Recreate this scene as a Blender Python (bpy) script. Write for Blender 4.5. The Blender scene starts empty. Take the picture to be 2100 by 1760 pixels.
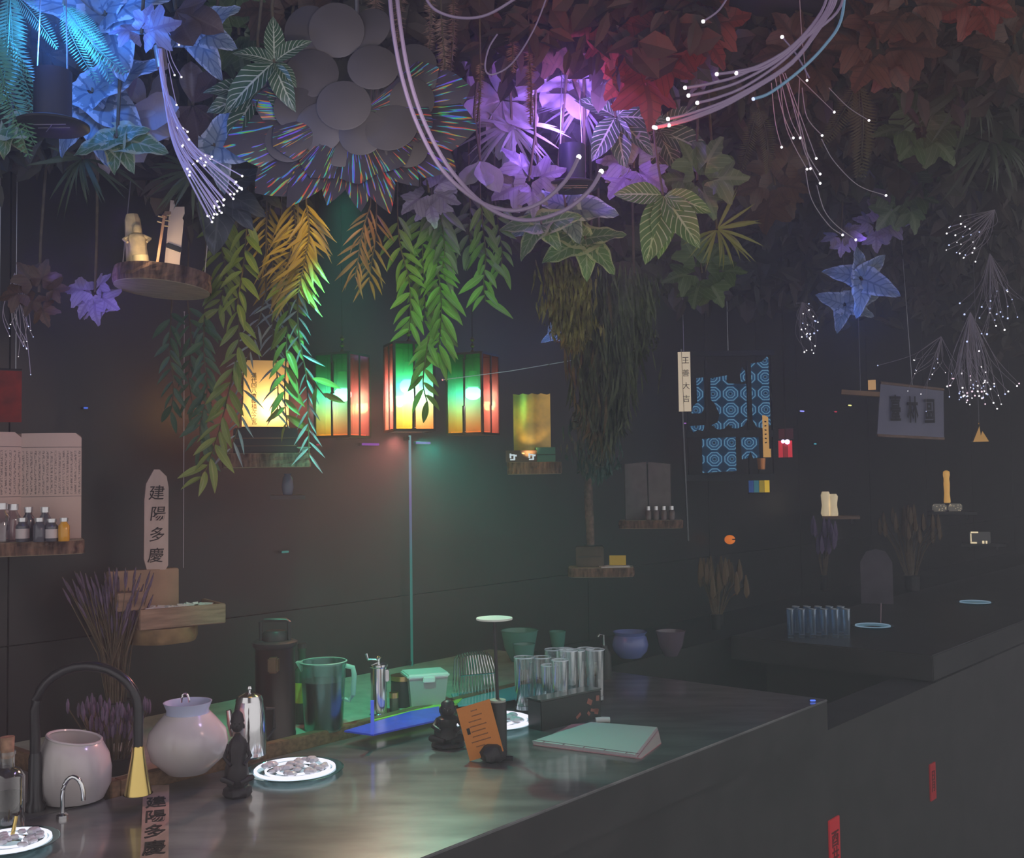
import bpy, bmesh, math, random
from mathutils import Vector, Matrix, Euler, noise
R = math.radians
random.seed(7)
scene = bpy.context.scene
COL = scene.collection

# ------------------------------------------------------------------ camera
F = 2200.0
CAMZ, PITCH, ROLL = 1.58, 2.58, 0.8
cam_d = bpy.data.cameras.new('camera')
cam_d.sensor_width = 36.0
cam_d.lens = 36.0 * F / 2100.0
cam_d.clip_start = 0.05
cam = bpy.data.objects.new('camera', cam_d)
COL.objects.link(cam)
CM = Matrix.Rotation(R(90 + PITCH), 4, 'X') @ Matrix.Rotation(R(-ROLL), 4, 'Z')
CM.translation = (0, 0, CAMZ)
cam.matrix_world = CM
scene.camera = cam

# ------------------------------------------------------------------ world, exposure
W = bpy.data.worlds.new('world'); scene.world = W; W.use_nodes = True
bgn = W.node_tree.nodes['Background']
bgn.inputs[0].default_value = (1.0, 0.97, 0.98, 1)
bgn.inputs[1].default_value = 0.88
scene.view_settings.view_transform = 'Standard'
scene.view_settings.look = 'None'
scene.view_settings.gamma = 1.0
scene.view_settings.use_curve_mapping = False
scene.view_settings.exposure = 0.0
cy = scene.cycles
cy.use_denoising = True
cy.max_bounces = 8
cy.diffuse_bounces = 2
cy.glossy_bounces = 3
cy.transmission_bounces = 6
cy.transparent_max_bounces = 24
cy.volume_bounces = 0
cy.sample_clamp_indirect = 4.0
cy.caustics_reflective = False
cy.caustics_refractive = False

# ------------------------------------------------------------------ helpers: places
def ray(px, py):
    d = Vector(((px - 1050) / F, (880 - py) / F, -1.0))
    return CM.to_3x3() @ d
def P(px, py, D):                       # the point at distance D in front of the viewer
    d = ray(px, py); return Vector((0, 0, CAMZ)) + d * (D / d.y)
def PZ(px, py, z):                      # the point on the horizontal plane z
    d = ray(px, py); return Vector((0, 0, CAMZ)) + d * ((z - CAMZ) / d.z)
BU = Vector((0.649, 0.760, 0)).normalized()      # along the bar, away from the viewer
BN = Vector((-BU.y, BU.x, 0))                    # towards the back wall
BA = math.atan2(BU.y, BU.x)
def PT(px, py, t):                      # the point on the upright plane at bar depth t
    d = ray(px, py); return Vector((0, 0, CAMZ)) + d * (t / d.dot(BN))
def ST(s, t, z): return BU * s + BN * t + Vector((0, 0, z))
def st(v): return v.dot(BU), v.dot(BN)
def M(px, D): return px * D / F
WALL_T, TOP, SHELF = 2.56, 0.95, 0.972
HAZE = 0.058

# ------------------------------------------------------------------ added coloured fills, then small lamps of the room
def lamp(name, kind, loc, power, color, size=0.03, aim=None, spot=None, blend=0.6):
    l = bpy.data.lights.new(name, kind); l.energy = power; l.color = color
    if kind == 'AREA': l.size = size
    else: l.shadow_soft_size = size
    if spot: l.spot_size = R(spot); l.spot_blend = blend
    o = bpy.data.objects.new(name, l); COL.objects.link(o); o.location = loc
    if aim is not None:
        o.rotation_euler = (Vector(aim) - Vector(loc)).to_track_quat('-Z', 'Y').to_euler()
    return o
lamp('teal_fill_spot', 'SPOT', ST(1.47, 1.7, 2.2), 58, (.10, 1.0, .62), .04, ST(1.95, 2.32, SHELF), 46, .9)  # unseen spot added to light the jug and shelf teal
lamp('yellow_fill_spot', 'SPOT', P(648, 330, 2.25), 2.4, (1.0, .70, .10), .03, P(600, 540, 2.43), 75, .9)  # added out of sight in the leaves to light the yellow sprays
lamp('green_fill_spot', 'SPOT', P(905, 470, 2.15), 5, (.25, 1.0, .12), .03, P(890, 660, 2.64), 62, .9)  # added out of sight in the leaves to light the green vine
lamp('amber_fill_spot', 'SPOT', P(745, 395, 2.25), 1.6, (1.0, .50, .18), .03, P(745, 520, 2.52), 60, .9)  # added to warm the orange sprays
lamp('red_fill_spot', 'SPOT', P(1330, 330, 1.9), 7, (1.0, .12, .08), .05, P(1340, 60, 2.5), 100, .9)  # unseen spot added to light the red leaves
lamp('red_fill_spot', 'SPOT', P(1900, 300, 2.1), 3, (1.0, .14, .08), .05, P(1920, 20, 2.5), 80, .9)  # second added red spot, for the upper right leaves
lamp('flower_fill_spot', 'SPOT', P(760, 250, 1.15), 15, (1.0, .88, .92), .04, P(720, 250, 2.1), 40, .9)  # unseen front spot added to brighten the discs and foil
lamp('rose_fill_spot', 'SPOT', ST(1.75, .75, 2.15), 17, (1.0, .58, .50), .05, ST(1.05, 2.4, 1.35), 40, .9)  # added spot standing in for the lantern's salmon light on book and tablet
lamp('violet_fill_spot', 'SPOT', ST(1.75, 1.35, 2.2), 9, (.62, .48, 1.0), .04, ST(1.15, 2.1, 1.0), 40, .9)  # added spot for the violet highlights on the vase
lamp('blue_fill_spot', 'SPOT', P(1280, 560, 2.6), 9, (.55, .75, 1.0), .03, PZ(1150, 1420, 1.0), 26, .8)  # added spot to brighten the glass rims
lamp('lantern_teal_throw', 'SPOT', P(868, 902, 2.86), 14, (.08, 1.0, .74), .015, PZ(1180, 1640, TOP), 100, 1.0)  # extra spot added below the lantern for its teal throw
lamp('lantern_salmon_throw', 'SPOT', P(815, 902, 2.84), 15, (1.0, .33, .27), .015, PZ(540, 1740, TOP), 100, 1.0)  # extra spot added below the lantern for its salmon throw
lamp('canopy_blue_fill', 'SPOT', P(430, 330, 1.5), 4, (.10, .28, 1.0), .05, P(430, 90, 2.2), 80, 1.0)  # added fill for the upper left leaves
lamp('canopy_violet_fill', 'POINT', P(1120, 225, 2.45), 1.3, (.36, .18, 1.0), .03)  # added fill among the violet leaves
lamp('canopy_green_fill', 'SPOT', P(1330, 640, 2.1), 3.5, (.62, 1.0, .22), .04, P(1330, 470, 2.7), 75, 1.0)  # added fill for the lower right leaves
lamp('far_blue_light', 'POINT', P(1745, 640, 4.05), 1.6, (.02, .18, 1.0), .03)
lamp('far_violet_light', 'POINT', P(1780, 490, 3.85), .22, (.35, .2, 1.0), .03)
lamp('left_violet_light', 'POINT', P(165, 600, 2.32), .35, (.22, .15, 1.0), .02)
lamp('middle_blue_light', 'POINT', P(1133, 700, 3.62), .25, (.12, .3, 1.0), .02)

# ------------------------------------------------------------------ materials
MATS = {}
def nodes_of(m):
    m.use_nodes = True; return m.node_tree.nodes, m.node_tree.links
def mat(name, color, rough=0.6, metal=0.0, emit=0.0, ecol=None, spec=0.4, var=0.0, scale=20.0, bump=0.0, color2=None, alpha=1.0, trans=0.0, coat=0.0, stretch=None):
    if name in MATS: return MATS[name]
    m = bpy.data.materials.new(name); n, l = nodes_of(m); b = n['Principled BSDF']
    b.inputs['Base Color'].default_value = (*color, 1)
    b.inputs['Roughness'].default_value = rough
    b.inputs['Metallic'].default_value = metal
    b.inputs['Specular IOR Level'].default_value = spec
    b.inputs['Coat Weight'].default_value = coat; b.inputs['Coat Roughness'].default_value = .10
    if trans: b.inputs['Transmission Weight'].default_value = trans
    if emit:
        b.inputs['Emission Color'].default_value = (*(ecol or color), 1)
        b.inputs['Emission Strength'].default_value = emit
    if var or color2 or bump:
        tc = n.new('ShaderNodeTexCoord'); src = tc.outputs['Object']
        if stretch:
            mp = n.new('ShaderNodeMapping'); mp.inputs['Scale'].default_value = stretch
            l.new(src, mp.inputs[0]); src = mp.outputs[0]
        nz = n.new('ShaderNodeTexNoise'); nz.inputs['Scale'].default_value = scale
        nz.inputs['Detail'].default_value = 5; l.new(src, nz.inputs['Vector'])
        cr = n.new('ShaderNodeValToRGB'); l.new(nz.outputs['Fac'], cr.inputs[0])
        c2 = color2 or tuple(max(0, c * (1 - var)) for c in color)
        cr.color_ramp.elements[0].position = 0.35; cr.color_ramp.elements[0].color = (*c2, 1)
        cr.color_ramp.elements[1].position = 0.65; cr.color_ramp.elements[1].color = (*color, 1)
        l.new(cr.outputs[0], b.inputs['Base Color'])
        if bump:
            bp = n.new('ShaderNodeBump'); bp.inputs['Strength'].default_value = bump; bp.inputs['Distance'].default_value = 0.004
            l.new(nz.outputs['Fac'], bp.inputs['Height']); l.new(bp.outputs[0], b.inputs['Normal'])
    MATS[name] = m; return m
def glow(name, color, s):
    if name in MATS: return MATS[name]
    m = bpy.data.materials.new(name); n, l = nodes_of(m)
    n.remove(n['Principled BSDF']); e = n.new('ShaderNodeEmission')
    e.inputs[0].default_value = (*color, 1); e.inputs[1].default_value = s
    l.new(e.outputs[0], n['Material Output'].inputs[0]); MATS[name] = m; return m
def glass(name, tint=(1, 1, 1), refl=(1, 1, 1), lo=0.04, hi=0.65, rough=0.04, blend=0.35):
    """thin clear or tinted glass: light passes tinted, edges and glints reflect"""
    if name in MATS: return MATS[name]
    m = bpy.data.materials.new(name); n, l = nodes_of(m)
    n.remove(n['Principled BSDF'])
    t = n.new('ShaderNodeBsdfTransparent'); t.inputs[0].default_value = (*tint, 1)
    g = n.new('ShaderNodeBsdfGlossy'); g.inputs[0].default_value = (*refl, 1); g.inputs['Roughness'].default_value = rough
    lw = n.new('ShaderNodeLayerWeight'); lw.inputs[0].default_value = blend
    mr = n.new('ShaderNodeMapRange'); mr.inputs['To Min'].default_value = lo; mr.inputs['To Max'].default_value = hi
    l.new(lw.outputs['Facing'], mr.inputs[0])
    mx = n.new('ShaderNodeMixShader'); l.new(mr.outputs[0], mx.inputs[0])
    l.new(t.outputs[0], mx.inputs[1]); l.new(g.outputs[0], mx.inputs[2])
    l.new(mx.outputs[0], n['Material Output'].inputs[0]); MATS[name] = m; return m
def translucent(name, color, t=0.6, rough=0.5):
    if name in MATS: return MATS[name]
    m = bpy.data.materials.new(name); n, l = nodes_of(m); b = n['Principled BSDF']
    b.inputs['Base Color'].default_value = (*color, 1); b.inputs['Roughness'].default_value = rough
    tr = n.new('ShaderNodeBsdfTranslucent'); tr.inputs[0].default_value = (*color, 1)
    mx = n.new('ShaderNodeMixShader'); mx.inputs[0].default_value = t
    l.new(b.outputs[0], mx.inputs[1]); l.new(tr.outputs[0], mx.inputs[2])
    l.new(mx.outputs[0], n['Material Output'].inputs[0]); MATS[name] = m; return m
def leafmat(name, c1, c2, vein, veins=9.0, slant=1.6, vw=0.12, rough=0.42, t=0.3, edge=None):
    """leaf: two blotched greens, a midrib and slanted side veins drawn from the leaf's own UV"""
    if name in MATS: return MATS[name]
    m = bpy.data.materials.new(name); n, l = nodes_of(m); b = n['Principled BSDF']
    uv = n.new('ShaderNodeUVMap'); sx = n.new('ShaderNodeSeparateXYZ'); l.new(uv.outputs[0], sx.inputs[0])
    def mth(op, a, c=None, v=None):
        q = n.new('ShaderNodeMath'); q.operation = op
        for i, z in enumerate((a, c)):
            if z is None: continue
            if isinstance(z, (int, float)): q.inputs[i].default_value = z
            else: l.new(z, q.inputs[i])
        return q.outputs[0]
    au = mth('MULTIPLY', mth('ABSOLUTE', mth('SUBTRACT', sx.outputs[0], 0.5)), 2.0)
    ph = mth('MULTIPLY', mth('SUBTRACT', sx.outputs[1], mth('MULTIPLY', au, 0.1 * slant)), veins)
    tri = mth('ABSOLUTE', mth('SUBTRACT', mth('FRACT', ph), 0.5))
    side = mth('LESS_THAN', tri, vw)
    mid = mth('LESS_THAN', au, 0.07)
    vm = mth('MAXIMUM', side, mid)
    tc = n.new('ShaderNodeTexCoord'); nz = n.new('ShaderNodeTexNoise'); nz.inputs['Scale'].default_value = 25
    l.new(tc.outputs['Object'], nz.inputs['Vector'])
    mx = n.new('ShaderNodeMixRGB'); mx.inputs[1].default_value = (*c1, 1); mx.inputs[2].default_value = (*c2, 1)
    oi = n.new('ShaderNodeObjectInfo')
    l.new(mth('MULTIPLY', mth('ADD', nz.outputs['Fac'], oi.outputs['Random']), 0.5), mx.inputs[0])
    col = mx.outputs[0]
    if edge:
        me = n.new('ShaderNodeMixRGB'); me.inputs[2].default_value = (*edge, 1)
        l.new(mth('GREATER_THAN', mth('ADD', au, mth('MULTIPLY', nz.outputs['Fac'], 0.5)), 1.0), me.inputs[0]); l.new(col, me.inputs[1]); col = me.outputs[0]
    mv = n.new('ShaderNodeMixRGB'); mv.inputs[2].default_value = (*vein, 1)
    l.new(mth('MULTIPLY', vm, 0.75), mv.inputs[0]); l.new(col, mv.inputs[1])
    l.new(mv.outputs[0], b.inputs['Base Color']); b.inputs['Roughness'].default_value = rough
    tr = n.new('ShaderNodeBsdfTranslucent'); l.new(mv.outputs[0], tr.inputs[0])
    ms = n.new('ShaderNodeMixShader'); ms.inputs[0].default_value = t
    l.new(b.outputs[0], ms.inputs[1]); l.new(tr.outputs[0], ms.inputs[2])
    l.new(ms.outputs[0], n['Material Output'].inputs[0]); MATS[name] = m; return m

# ------------------------------------------------------------------ mesh building
class MB:
    def __init__(s): s.v = []; s.f = []; s.uv = []
    def add(s, vs, fs, uvs=None):
        o = len(s.v); s.v += [tuple(v) for v in vs]
        s.f += [tuple(i + o for i in f) for f in fs]
        s.uv += uvs if uvs else [(v[0], v[2]) for v in vs]
        return s
    def box(s, c, d, rz=0, rx=0, ry=0, bev=0.0):
        x, y, z = (k / 2 for k in d); m = Euler((rx, ry, rz)).to_matrix(); c = Vector(c)
        if bev <= 0:
            vs = [c + m @ Vector(p) for p in ((-x, -y, -z), (x, -y, -z), (x, y, -z), (-x, y, -z), (-x, -y, z), (x, -y, z), (x, y, z), (-x, y, z))]
            return s.add(vs, [(0, 3, 2, 1), (4, 5, 6, 7), (0, 1, 5, 4), (1, 2, 6, 5), (2, 3, 7, 6), (3, 0, 4, 7)])
        bm = bmesh.new(); bmesh.ops.create_cube(bm, size=1)
        bmesh.ops.scale(bm, vec=d, verts=bm.verts)
        bmesh.ops.bevel(bm, geom=bm.edges[:], offset=bev, segments=2, affect='EDGES')
        bm.verts.index_update()
        vs = [c + m @ v.co for v in bm.verts]; fs = [tuple(v.index for v in f.verts) for f in bm.faces]; bm.free()
        return s.add(vs, fs)
    def lathe(s, prof, n=24, c=(0, 0, 0), close=True, rot=None, wob=0.0):
        vs = []; fs = []; c = Vector(c); k = len(prof)
        for i, (r, z) in enumerate(prof):
            for j in range(n):
                a = 2 * math.pi * j / n; rr = r
                if wob: rr *= 1 + wob * noise.noise((math.cos(a) * 2, math.sin(a) * 2, z * 30))
                p = Vector((rr * math.cos(a), rr * math.sin(a), z))
                if rot is not None: p = rot @ p
                vs.append(c + p)
        for i in range(k - 1):
            for j in range(n):
                q = (j + 1) % n; fs.append((i * n + j, i * n + q, (i + 1) * n + q, (i + 1) * n + j))
        if close:
            if prof[0][0] > 1e-4: fs.append(tuple(reversed(range(n))))
            if prof[-1][0] > 1e-4: fs.append(tuple(range((k - 1) * n, k * n)))
        return s.add(vs, fs)
    def tube(s, pts, r, n=6, taper=1.0):
        pts = [Vector(p) for p in pts]; vs = []; fs = []; k = len(pts)
        up = Vector((0.3, 0.2, 1)).normalized()
        for i, p in enumerate(pts):
            d = (pts[min(i + 1, k - 1)] - pts[max(i - 1, 0)])
            if d.length < 1e-9: d = Vector((0, 0, 1))
            d.normalize(); a = d.cross(up)
            if a.length < 1e-3: a = d.cross(Vector((1, 0, 0)))
            a.normalize(); b = d.cross(a); rr = (r[i] if isinstance(r, (list, tuple)) else r * (1 + (taper - 1) * i / max(1, k - 1)))
            for j in range(n):
                t = 2 * math.pi * j / n; vs.append(p + a * rr * math.cos(t) + b * rr * math.sin(t))
        for i in range(k - 1):
            for j in range(n):
                q = (j + 1) % n; fs.append((i * n + j, i * n + q, (i + 1) * n + q, (i + 1) * n + j))
        fs.append(tuple(reversed(range(n)))); fs.append(tuple(range((k - 1) * n, k * n)))
        return s.add(vs, fs)
    def ball(s, c, r, n=10, sc=(1, 1, 1)):
        m = max(4, n // 2); prof = [(math.sin(math.pi * i / m) * r, -math.cos(math.pi * i / m) * r) for i in range(m + 1)]
        vs = []; fs = []; c = Vector(c)
        for (a, z) in prof:
            for j in range(n):
                t = 2 * math.pi * j / n; vs.append(c + Vector((a * math.cos(t) * sc[0], a * math.sin(t) * sc[1], z * sc[2])))
        for i in range(m):
            for j in range(n):
                q = (j + 1) % n; fs.append((i * n + j, i * n + q, (i + 1) * n + q, (i + 1) * n + j))
        return s.add(vs, fs)
    def prism(s, outline, y0, y1, horiz=False):
        """an outline in x,z given thickness along y (or in x,y with thickness along z)"""
        k = len(outline)
        A = [(p[0], p[1], y0) if horiz else (p[0], y0, p[1]) for p in outline]
        B = [(p[0], p[1], y1) if horiz else (p[0], y1, p[1]) for p in outline]
        fs = [tuple(range(k)), tuple(reversed(range(k, 2 * k)))]
        fs += [(i, i + k, (i + 1) % k + k, (i + 1) % k) for i in range(k)]
        return s.add(A + B, fs)
    def mesh(s, name, m, smooth=True, fix=True):
        me = bpy.data.meshes.new(name); me.from_pydata(s.v, [], s.f)
        ul = me.uv_layers.new(name='UVMap')
        for lp in me.loops: ul.data[lp.index].uv = s.uv[lp.vertex_index]
        if fix:
            bm = bmesh.new(); bm.from_mesh(me); bmesh.ops.recalc_face_normals(bm, faces=bm.faces); bm.to_mesh(me); bm.free()
        me.materials.append(m)
        if smooth:
            me.shade_smooth()
            try: me.set_sharp_from_angle(angle=R(40))
            except Exception: pass
        return me
    def build(s, name, m, parent=None, smooth=True, **kw):
        o = bpy.data.objects.new(name, s.mesh(name, m, smooth)); COL.objects.link(o)
        if parent is not None: o.parent = parent
        for k, v in kw.items(): o[k] = v
        return o
def tag(o, label, cat, group=None, kind=None):
    if label: o['label'] = label
    if cat: o['category'] = cat
    if group: o['group'] = group
    if kind: o['kind'] = kind
    return o
def thing(name, label, cat, loc=(0, 0, 0), rz=0.0, group=None, rot=None):
    o = bpy.data.objects.new(name, None); COL.objects.link(o); o.location = loc
    o.rotation_euler = rot if rot is not None else (0, 0, rz)
    o.empty_display_size = 0.05
    return tag(o, label, cat, group)
def part(name, mesh, parent, loc=(0, 0, 0), rot=(0, 0, 0), sc=1.0):
    o = bpy.data.objects.new(name, mesh); COL.objects.link(o); o.parent = parent
    o.location = loc
    if isinstance(rot, Matrix): o.rotation_euler = rot.to_euler()
    else: o.rotation_euler = rot
    o.scale = (sc, sc, sc) if isinstance(sc, (int, float)) else sc
    return o
def struct(name, mb, m, smooth=False):
    o = mb.build(name, m, None, smooth); o['kind'] = 'structure'; return o
def copy_tree(src, parent=None):
    c = src.copy(); COL.objects.link(c)
    if parent is not None: c.parent = parent
    for ch in list(src.children): copy_tree(ch, c)
    return c
def face(loc, extra=0.0):               # turn about z that makes local -y look back to the viewer
    return math.atan2(loc[1], loc[0]) - math.pi / 2 + extra
def lettering(parent, text, size, loc, m, col=True, mirror=False, gap=1.0, name='lettering', off=0.0, shear=0.0, depth=0.0006):
    cu = bpy.data.curves.new('lettering', 'FONT'); cu.body = '\n'.join(text) if col else text
    cu.size = size; cu.align_x = 'CENTER'; cu.align_y = 'CENTER'; cu.space_line = gap; cu.extrude = depth
    cu.offset = off; cu.shear = shear; cu.resolution_u = 2
    t = bpy.data.objects.new('tmp', cu); COL.objects.link(t)
    bpy.context.view_layer.update()
    me = bpy.data.meshes.new_from_object(t.evaluated_get(bpy.context.evaluated_depsgraph_get()))
    bpy.data.objects.remove(t); bpy.data.curves.remove(cu)
    me.materials.clear(); me.materials.append(m)
    o = part(name, me, parent, loc, (R(90), 0, 0))
    if mirror:
        for v in me.vertices: v.co.x = -v.co.x
        me.flip_normals()
    return o
# ------------------------------------------------------------------ the setting
m_wall = mat('dark wall panel', (0.030, 0.028, 0.030), 0.38, spec=0.35, var=0.3, scale=3)
m_ceil = mat('ceiling paint', (0.03, 0.03, 0.028), 0.9)
m_floor = mat('floor screed', (0.06, 0.058, 0.06), 0.7, var=0.3, scale=4)
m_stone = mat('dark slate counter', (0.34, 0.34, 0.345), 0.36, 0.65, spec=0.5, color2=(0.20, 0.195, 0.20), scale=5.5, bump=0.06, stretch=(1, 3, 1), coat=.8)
m_front = mat('bar front plaster', (0.055, 0.052, 0.055), 0.75, var=0.25, scale=9, bump=0.2)
m_wood = mat('shelf edge wood', (0.30, 0.17, 0.09), 0.55, var=0.5, scale=14, stretch=(1, 8, 8))
def barbox(s0, s1, t0, t1, z0, z1, bev=0.0):
    c = ST((s0 + s1) / 2, (t0 + t1) / 2, (z0 + z1) / 2)
    return MB().box(c, (s1 - s0, t1 - t0, z1 - z0), BA, bev=bev)
struct('floor', barbox(-2.5, 11, -3, WALL_T + .1, -0.1, 0), m_floor)
struct('ceiling', barbox(-0.6, 11, -0.4, WALL_T + .1, 2.78, 2.86), m_ceil)
struct('wall_right', barbox(9.62, 9.75, -3, WALL_T + .1, 0, 2.8), m_wall)
# back wall: dark glossy panels with narrow seams, each panel its own piece
wall = struct('wall_back', barbox(-1.5, 11, WALL_T + .012, WALL_T + .1, 0, 2.8), m_wall)
seam_s = [0.2, 1.16, st(PT(842, 1100, WALL_T))[0], 3.45, 4.4, 5.35, 6.3, 7.25, 8.2, 9.2, 10.2]
for a, b in zip(seam_s[:-1], seam_s[1:]):
    for z0, z1 in ((0.0, st(PT(700, 1238, WALL_T))[0] * 0 + PT(700, 1238, WALL_T).z - .002), (PT(700, 1238, WALL_T).z + .002, 2.78)):
        barbox(a + .002, b - .002, WALL_T, WALL_T + .012, z0, z1).build('panel', m_wall, wall, False)
struct('bar_front', barbox(0.2, 9.3, 1.33, 1.45, 0, 0.84), m_front)
bt = thing('bar_counter', 'long dark slate bar counter running away from the viewer', 'counter')
barbox(0.2, 2.86, 1.30, 2.03, 0.944, TOP, bev=.002).build('counter_top', m_stone, bt, False)
barbox(0.2, 2.86, 1.302, 2.03, 0.855, 0.944).build('counter_slab', m_front, bt, False)  # dark material puts the shade on the slab's side into its colour
barbox(0.2, 1.12, 2.03, WALL_T-.002, 0.855, TOP, bev=.004).build('sink_deck', m_stone, bt, False)
barbox(0.2, 9.3, 1.32, 1.47, 0.80, 0.855).build('front_rail', m_front, bt, False)
barbox(0.3, 2.8, 1.47, 2.0, 0, 0.855).build('carcass', mat('carcass', (.03, .03, .03), .7), bt, False)
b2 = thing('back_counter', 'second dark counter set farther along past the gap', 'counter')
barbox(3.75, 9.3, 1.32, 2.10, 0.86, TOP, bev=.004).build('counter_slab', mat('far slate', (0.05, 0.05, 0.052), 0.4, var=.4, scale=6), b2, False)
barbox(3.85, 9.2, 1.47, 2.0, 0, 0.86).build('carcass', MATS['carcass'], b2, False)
rs = thing('back_shelf', 'pale topped back shelf with brown wooden edge behind the counter', 'shelf')
m_pale = mat('pale shelf top', (0.50, 0.52, 0.42), 0.5, var=.25, scale=20)
barbox(1.15, 2.86, 2.062, WALL_T - .002, 0.90, SHELF).build('shelf_top', m_pale, rs, False)
barbox(1.15, 2.86, 2.035, 2.062, 0.90, SHELF + .008, bev=.002).build('wood_edge', m_wood, rs, False)
barbox(1.13, 1.15, 2.035, WALL_T - .002, 0.90, SHELF + .008, bev=.002).build('wood_edge', m_wood, rs, False)
barbox(2.9, 9.0, 2.15, WALL_T - .002, 0.0, 0.93).build('far_base', mat('far base', (.04, .04, .042), .6, var=.3, scale=5), rs, False)
m = bpy.data.materials.new('thin haze'); n, l = nodes_of(m); n.remove(n['Principled BSDF'])
vs = n.new('ShaderNodeVolumeScatter'); vs.inputs['Color'].default_value = (.95, .95, 1, 1); vs.inputs['Density'].default_value = HAZE; vs.inputs['Anisotropy'].default_value = 0.35
l.new(vs.outputs[0], n['Material Output'].inputs['Volume'])
hz = barbox(-1.4, 9.6, -2.9, WALL_T - .001, 0.001, 2.779).build('haze', m, None, False)
tag(hz, 'thin bar haze glowing around the coloured lanterns', 'haze', kind='stuff')
# glowing edge of the glass partition
p0, p1 = PT(838, 893, WALL_T - .02), PT(845, 1372, WALL_T - .02)
gp = thing('glass_edge_strip', 'thin upright glass edge glowing teal and violet under the middle lantern', 'light strip', (p1.x, p1.y, SHELF), BA)
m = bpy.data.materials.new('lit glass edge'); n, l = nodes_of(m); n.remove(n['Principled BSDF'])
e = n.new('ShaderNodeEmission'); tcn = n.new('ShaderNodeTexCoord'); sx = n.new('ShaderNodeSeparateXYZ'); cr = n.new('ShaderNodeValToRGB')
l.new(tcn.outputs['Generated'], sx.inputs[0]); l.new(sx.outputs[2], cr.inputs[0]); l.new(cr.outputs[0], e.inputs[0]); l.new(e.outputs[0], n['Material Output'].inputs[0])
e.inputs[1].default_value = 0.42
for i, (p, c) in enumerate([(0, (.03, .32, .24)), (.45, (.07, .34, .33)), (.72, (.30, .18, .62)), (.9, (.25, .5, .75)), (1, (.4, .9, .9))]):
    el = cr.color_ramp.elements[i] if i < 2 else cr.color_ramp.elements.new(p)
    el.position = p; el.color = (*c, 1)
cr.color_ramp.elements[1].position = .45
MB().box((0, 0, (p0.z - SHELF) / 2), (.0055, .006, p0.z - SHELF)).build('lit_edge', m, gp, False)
for z in (.01, (p0.z - SHELF) - .01): MB().box((0, .012, z), (.02, .026, .012)).build('clip', MATS['carcass'], gp, False)

# ------------------------------------------------------------------ hanging lanterns of coloured glass
m_frame = mat('lantern frame', (0.025, 0.018, 0.015), 0.5)
m_brass = mat('brass', (0.75, 0.52, 0.18), 0.3, 1.0)
m_bulb = glow('bulb glow', (0.75, 1.0, 0.93), 12.0)
m_sock = mat('socket', (0.55, 0.6, 0.4), 0.5)
def film(name, top, mid, low):
    """dichroic film on glass: the tint drifts down the pane; light passes through it"""
    m = bpy.data.materials.new(name); n, l = nodes_of(m); n.remove(n['Principled BSDF'])
    tcn = n.new('ShaderNodeTexCoord'); sx = n.new('ShaderNodeSeparateXYZ'); cr = n.new('ShaderNodeValToRGB')
    l.new(tcn.outputs['Generated'], sx.inputs[0]); l.new(sx.outputs[2], cr.inputs[0])
    cr.color_ramp.elements[0].color = (*low, 1); cr.color_ramp.elements[1].color = (*top, 1)
    q = cr.color_ramp.elements.new(.5); q.color = (*mid, 1)
    t = n.new('ShaderNodeBsdfTransparent'); d = n.new('ShaderNodeBsdfTranslucent'); g = n.new('ShaderNodeBsdfGlossy'); g.inputs['Roughness'].default_value = .15
    for q in (t, d, g): l.new(cr.outputs[0], q.inputs[0])
    m1 = n.new('ShaderNodeMixShader'); m1.inputs[0].default_value = .16; l.new(t.outputs[0], m1.inputs[1]); l.new(d.outputs[0], m1.inputs[2])
    m2 = n.new('ShaderNodeMixShader'); m2.inputs[0].default_value = .08; l.new(m1.outputs[0], m2.inputs[1]); l.new(g.outputs[0], m2.inputs[2])
    l.new(m2.outputs[0], n['Material Output'].inputs[0]); return m
film_g = [film('green film', (.08, .80, .10), (.30, .95, .70), (1., .72, .16)), film('lime film', (.16, .80, .12), (.40, .95, .72), (1., .56, .24))]
film_r = [film('salmon film', (1., .38, .26), (1., .42, .40), (1., .50, .36)), film('rose film', (1., .33, .25), (1., .55, .50), (1., .42, .34))]
m_bot = translucent('lantern bottom', (1.0, 0.72, 0.5), 0.75)
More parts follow.
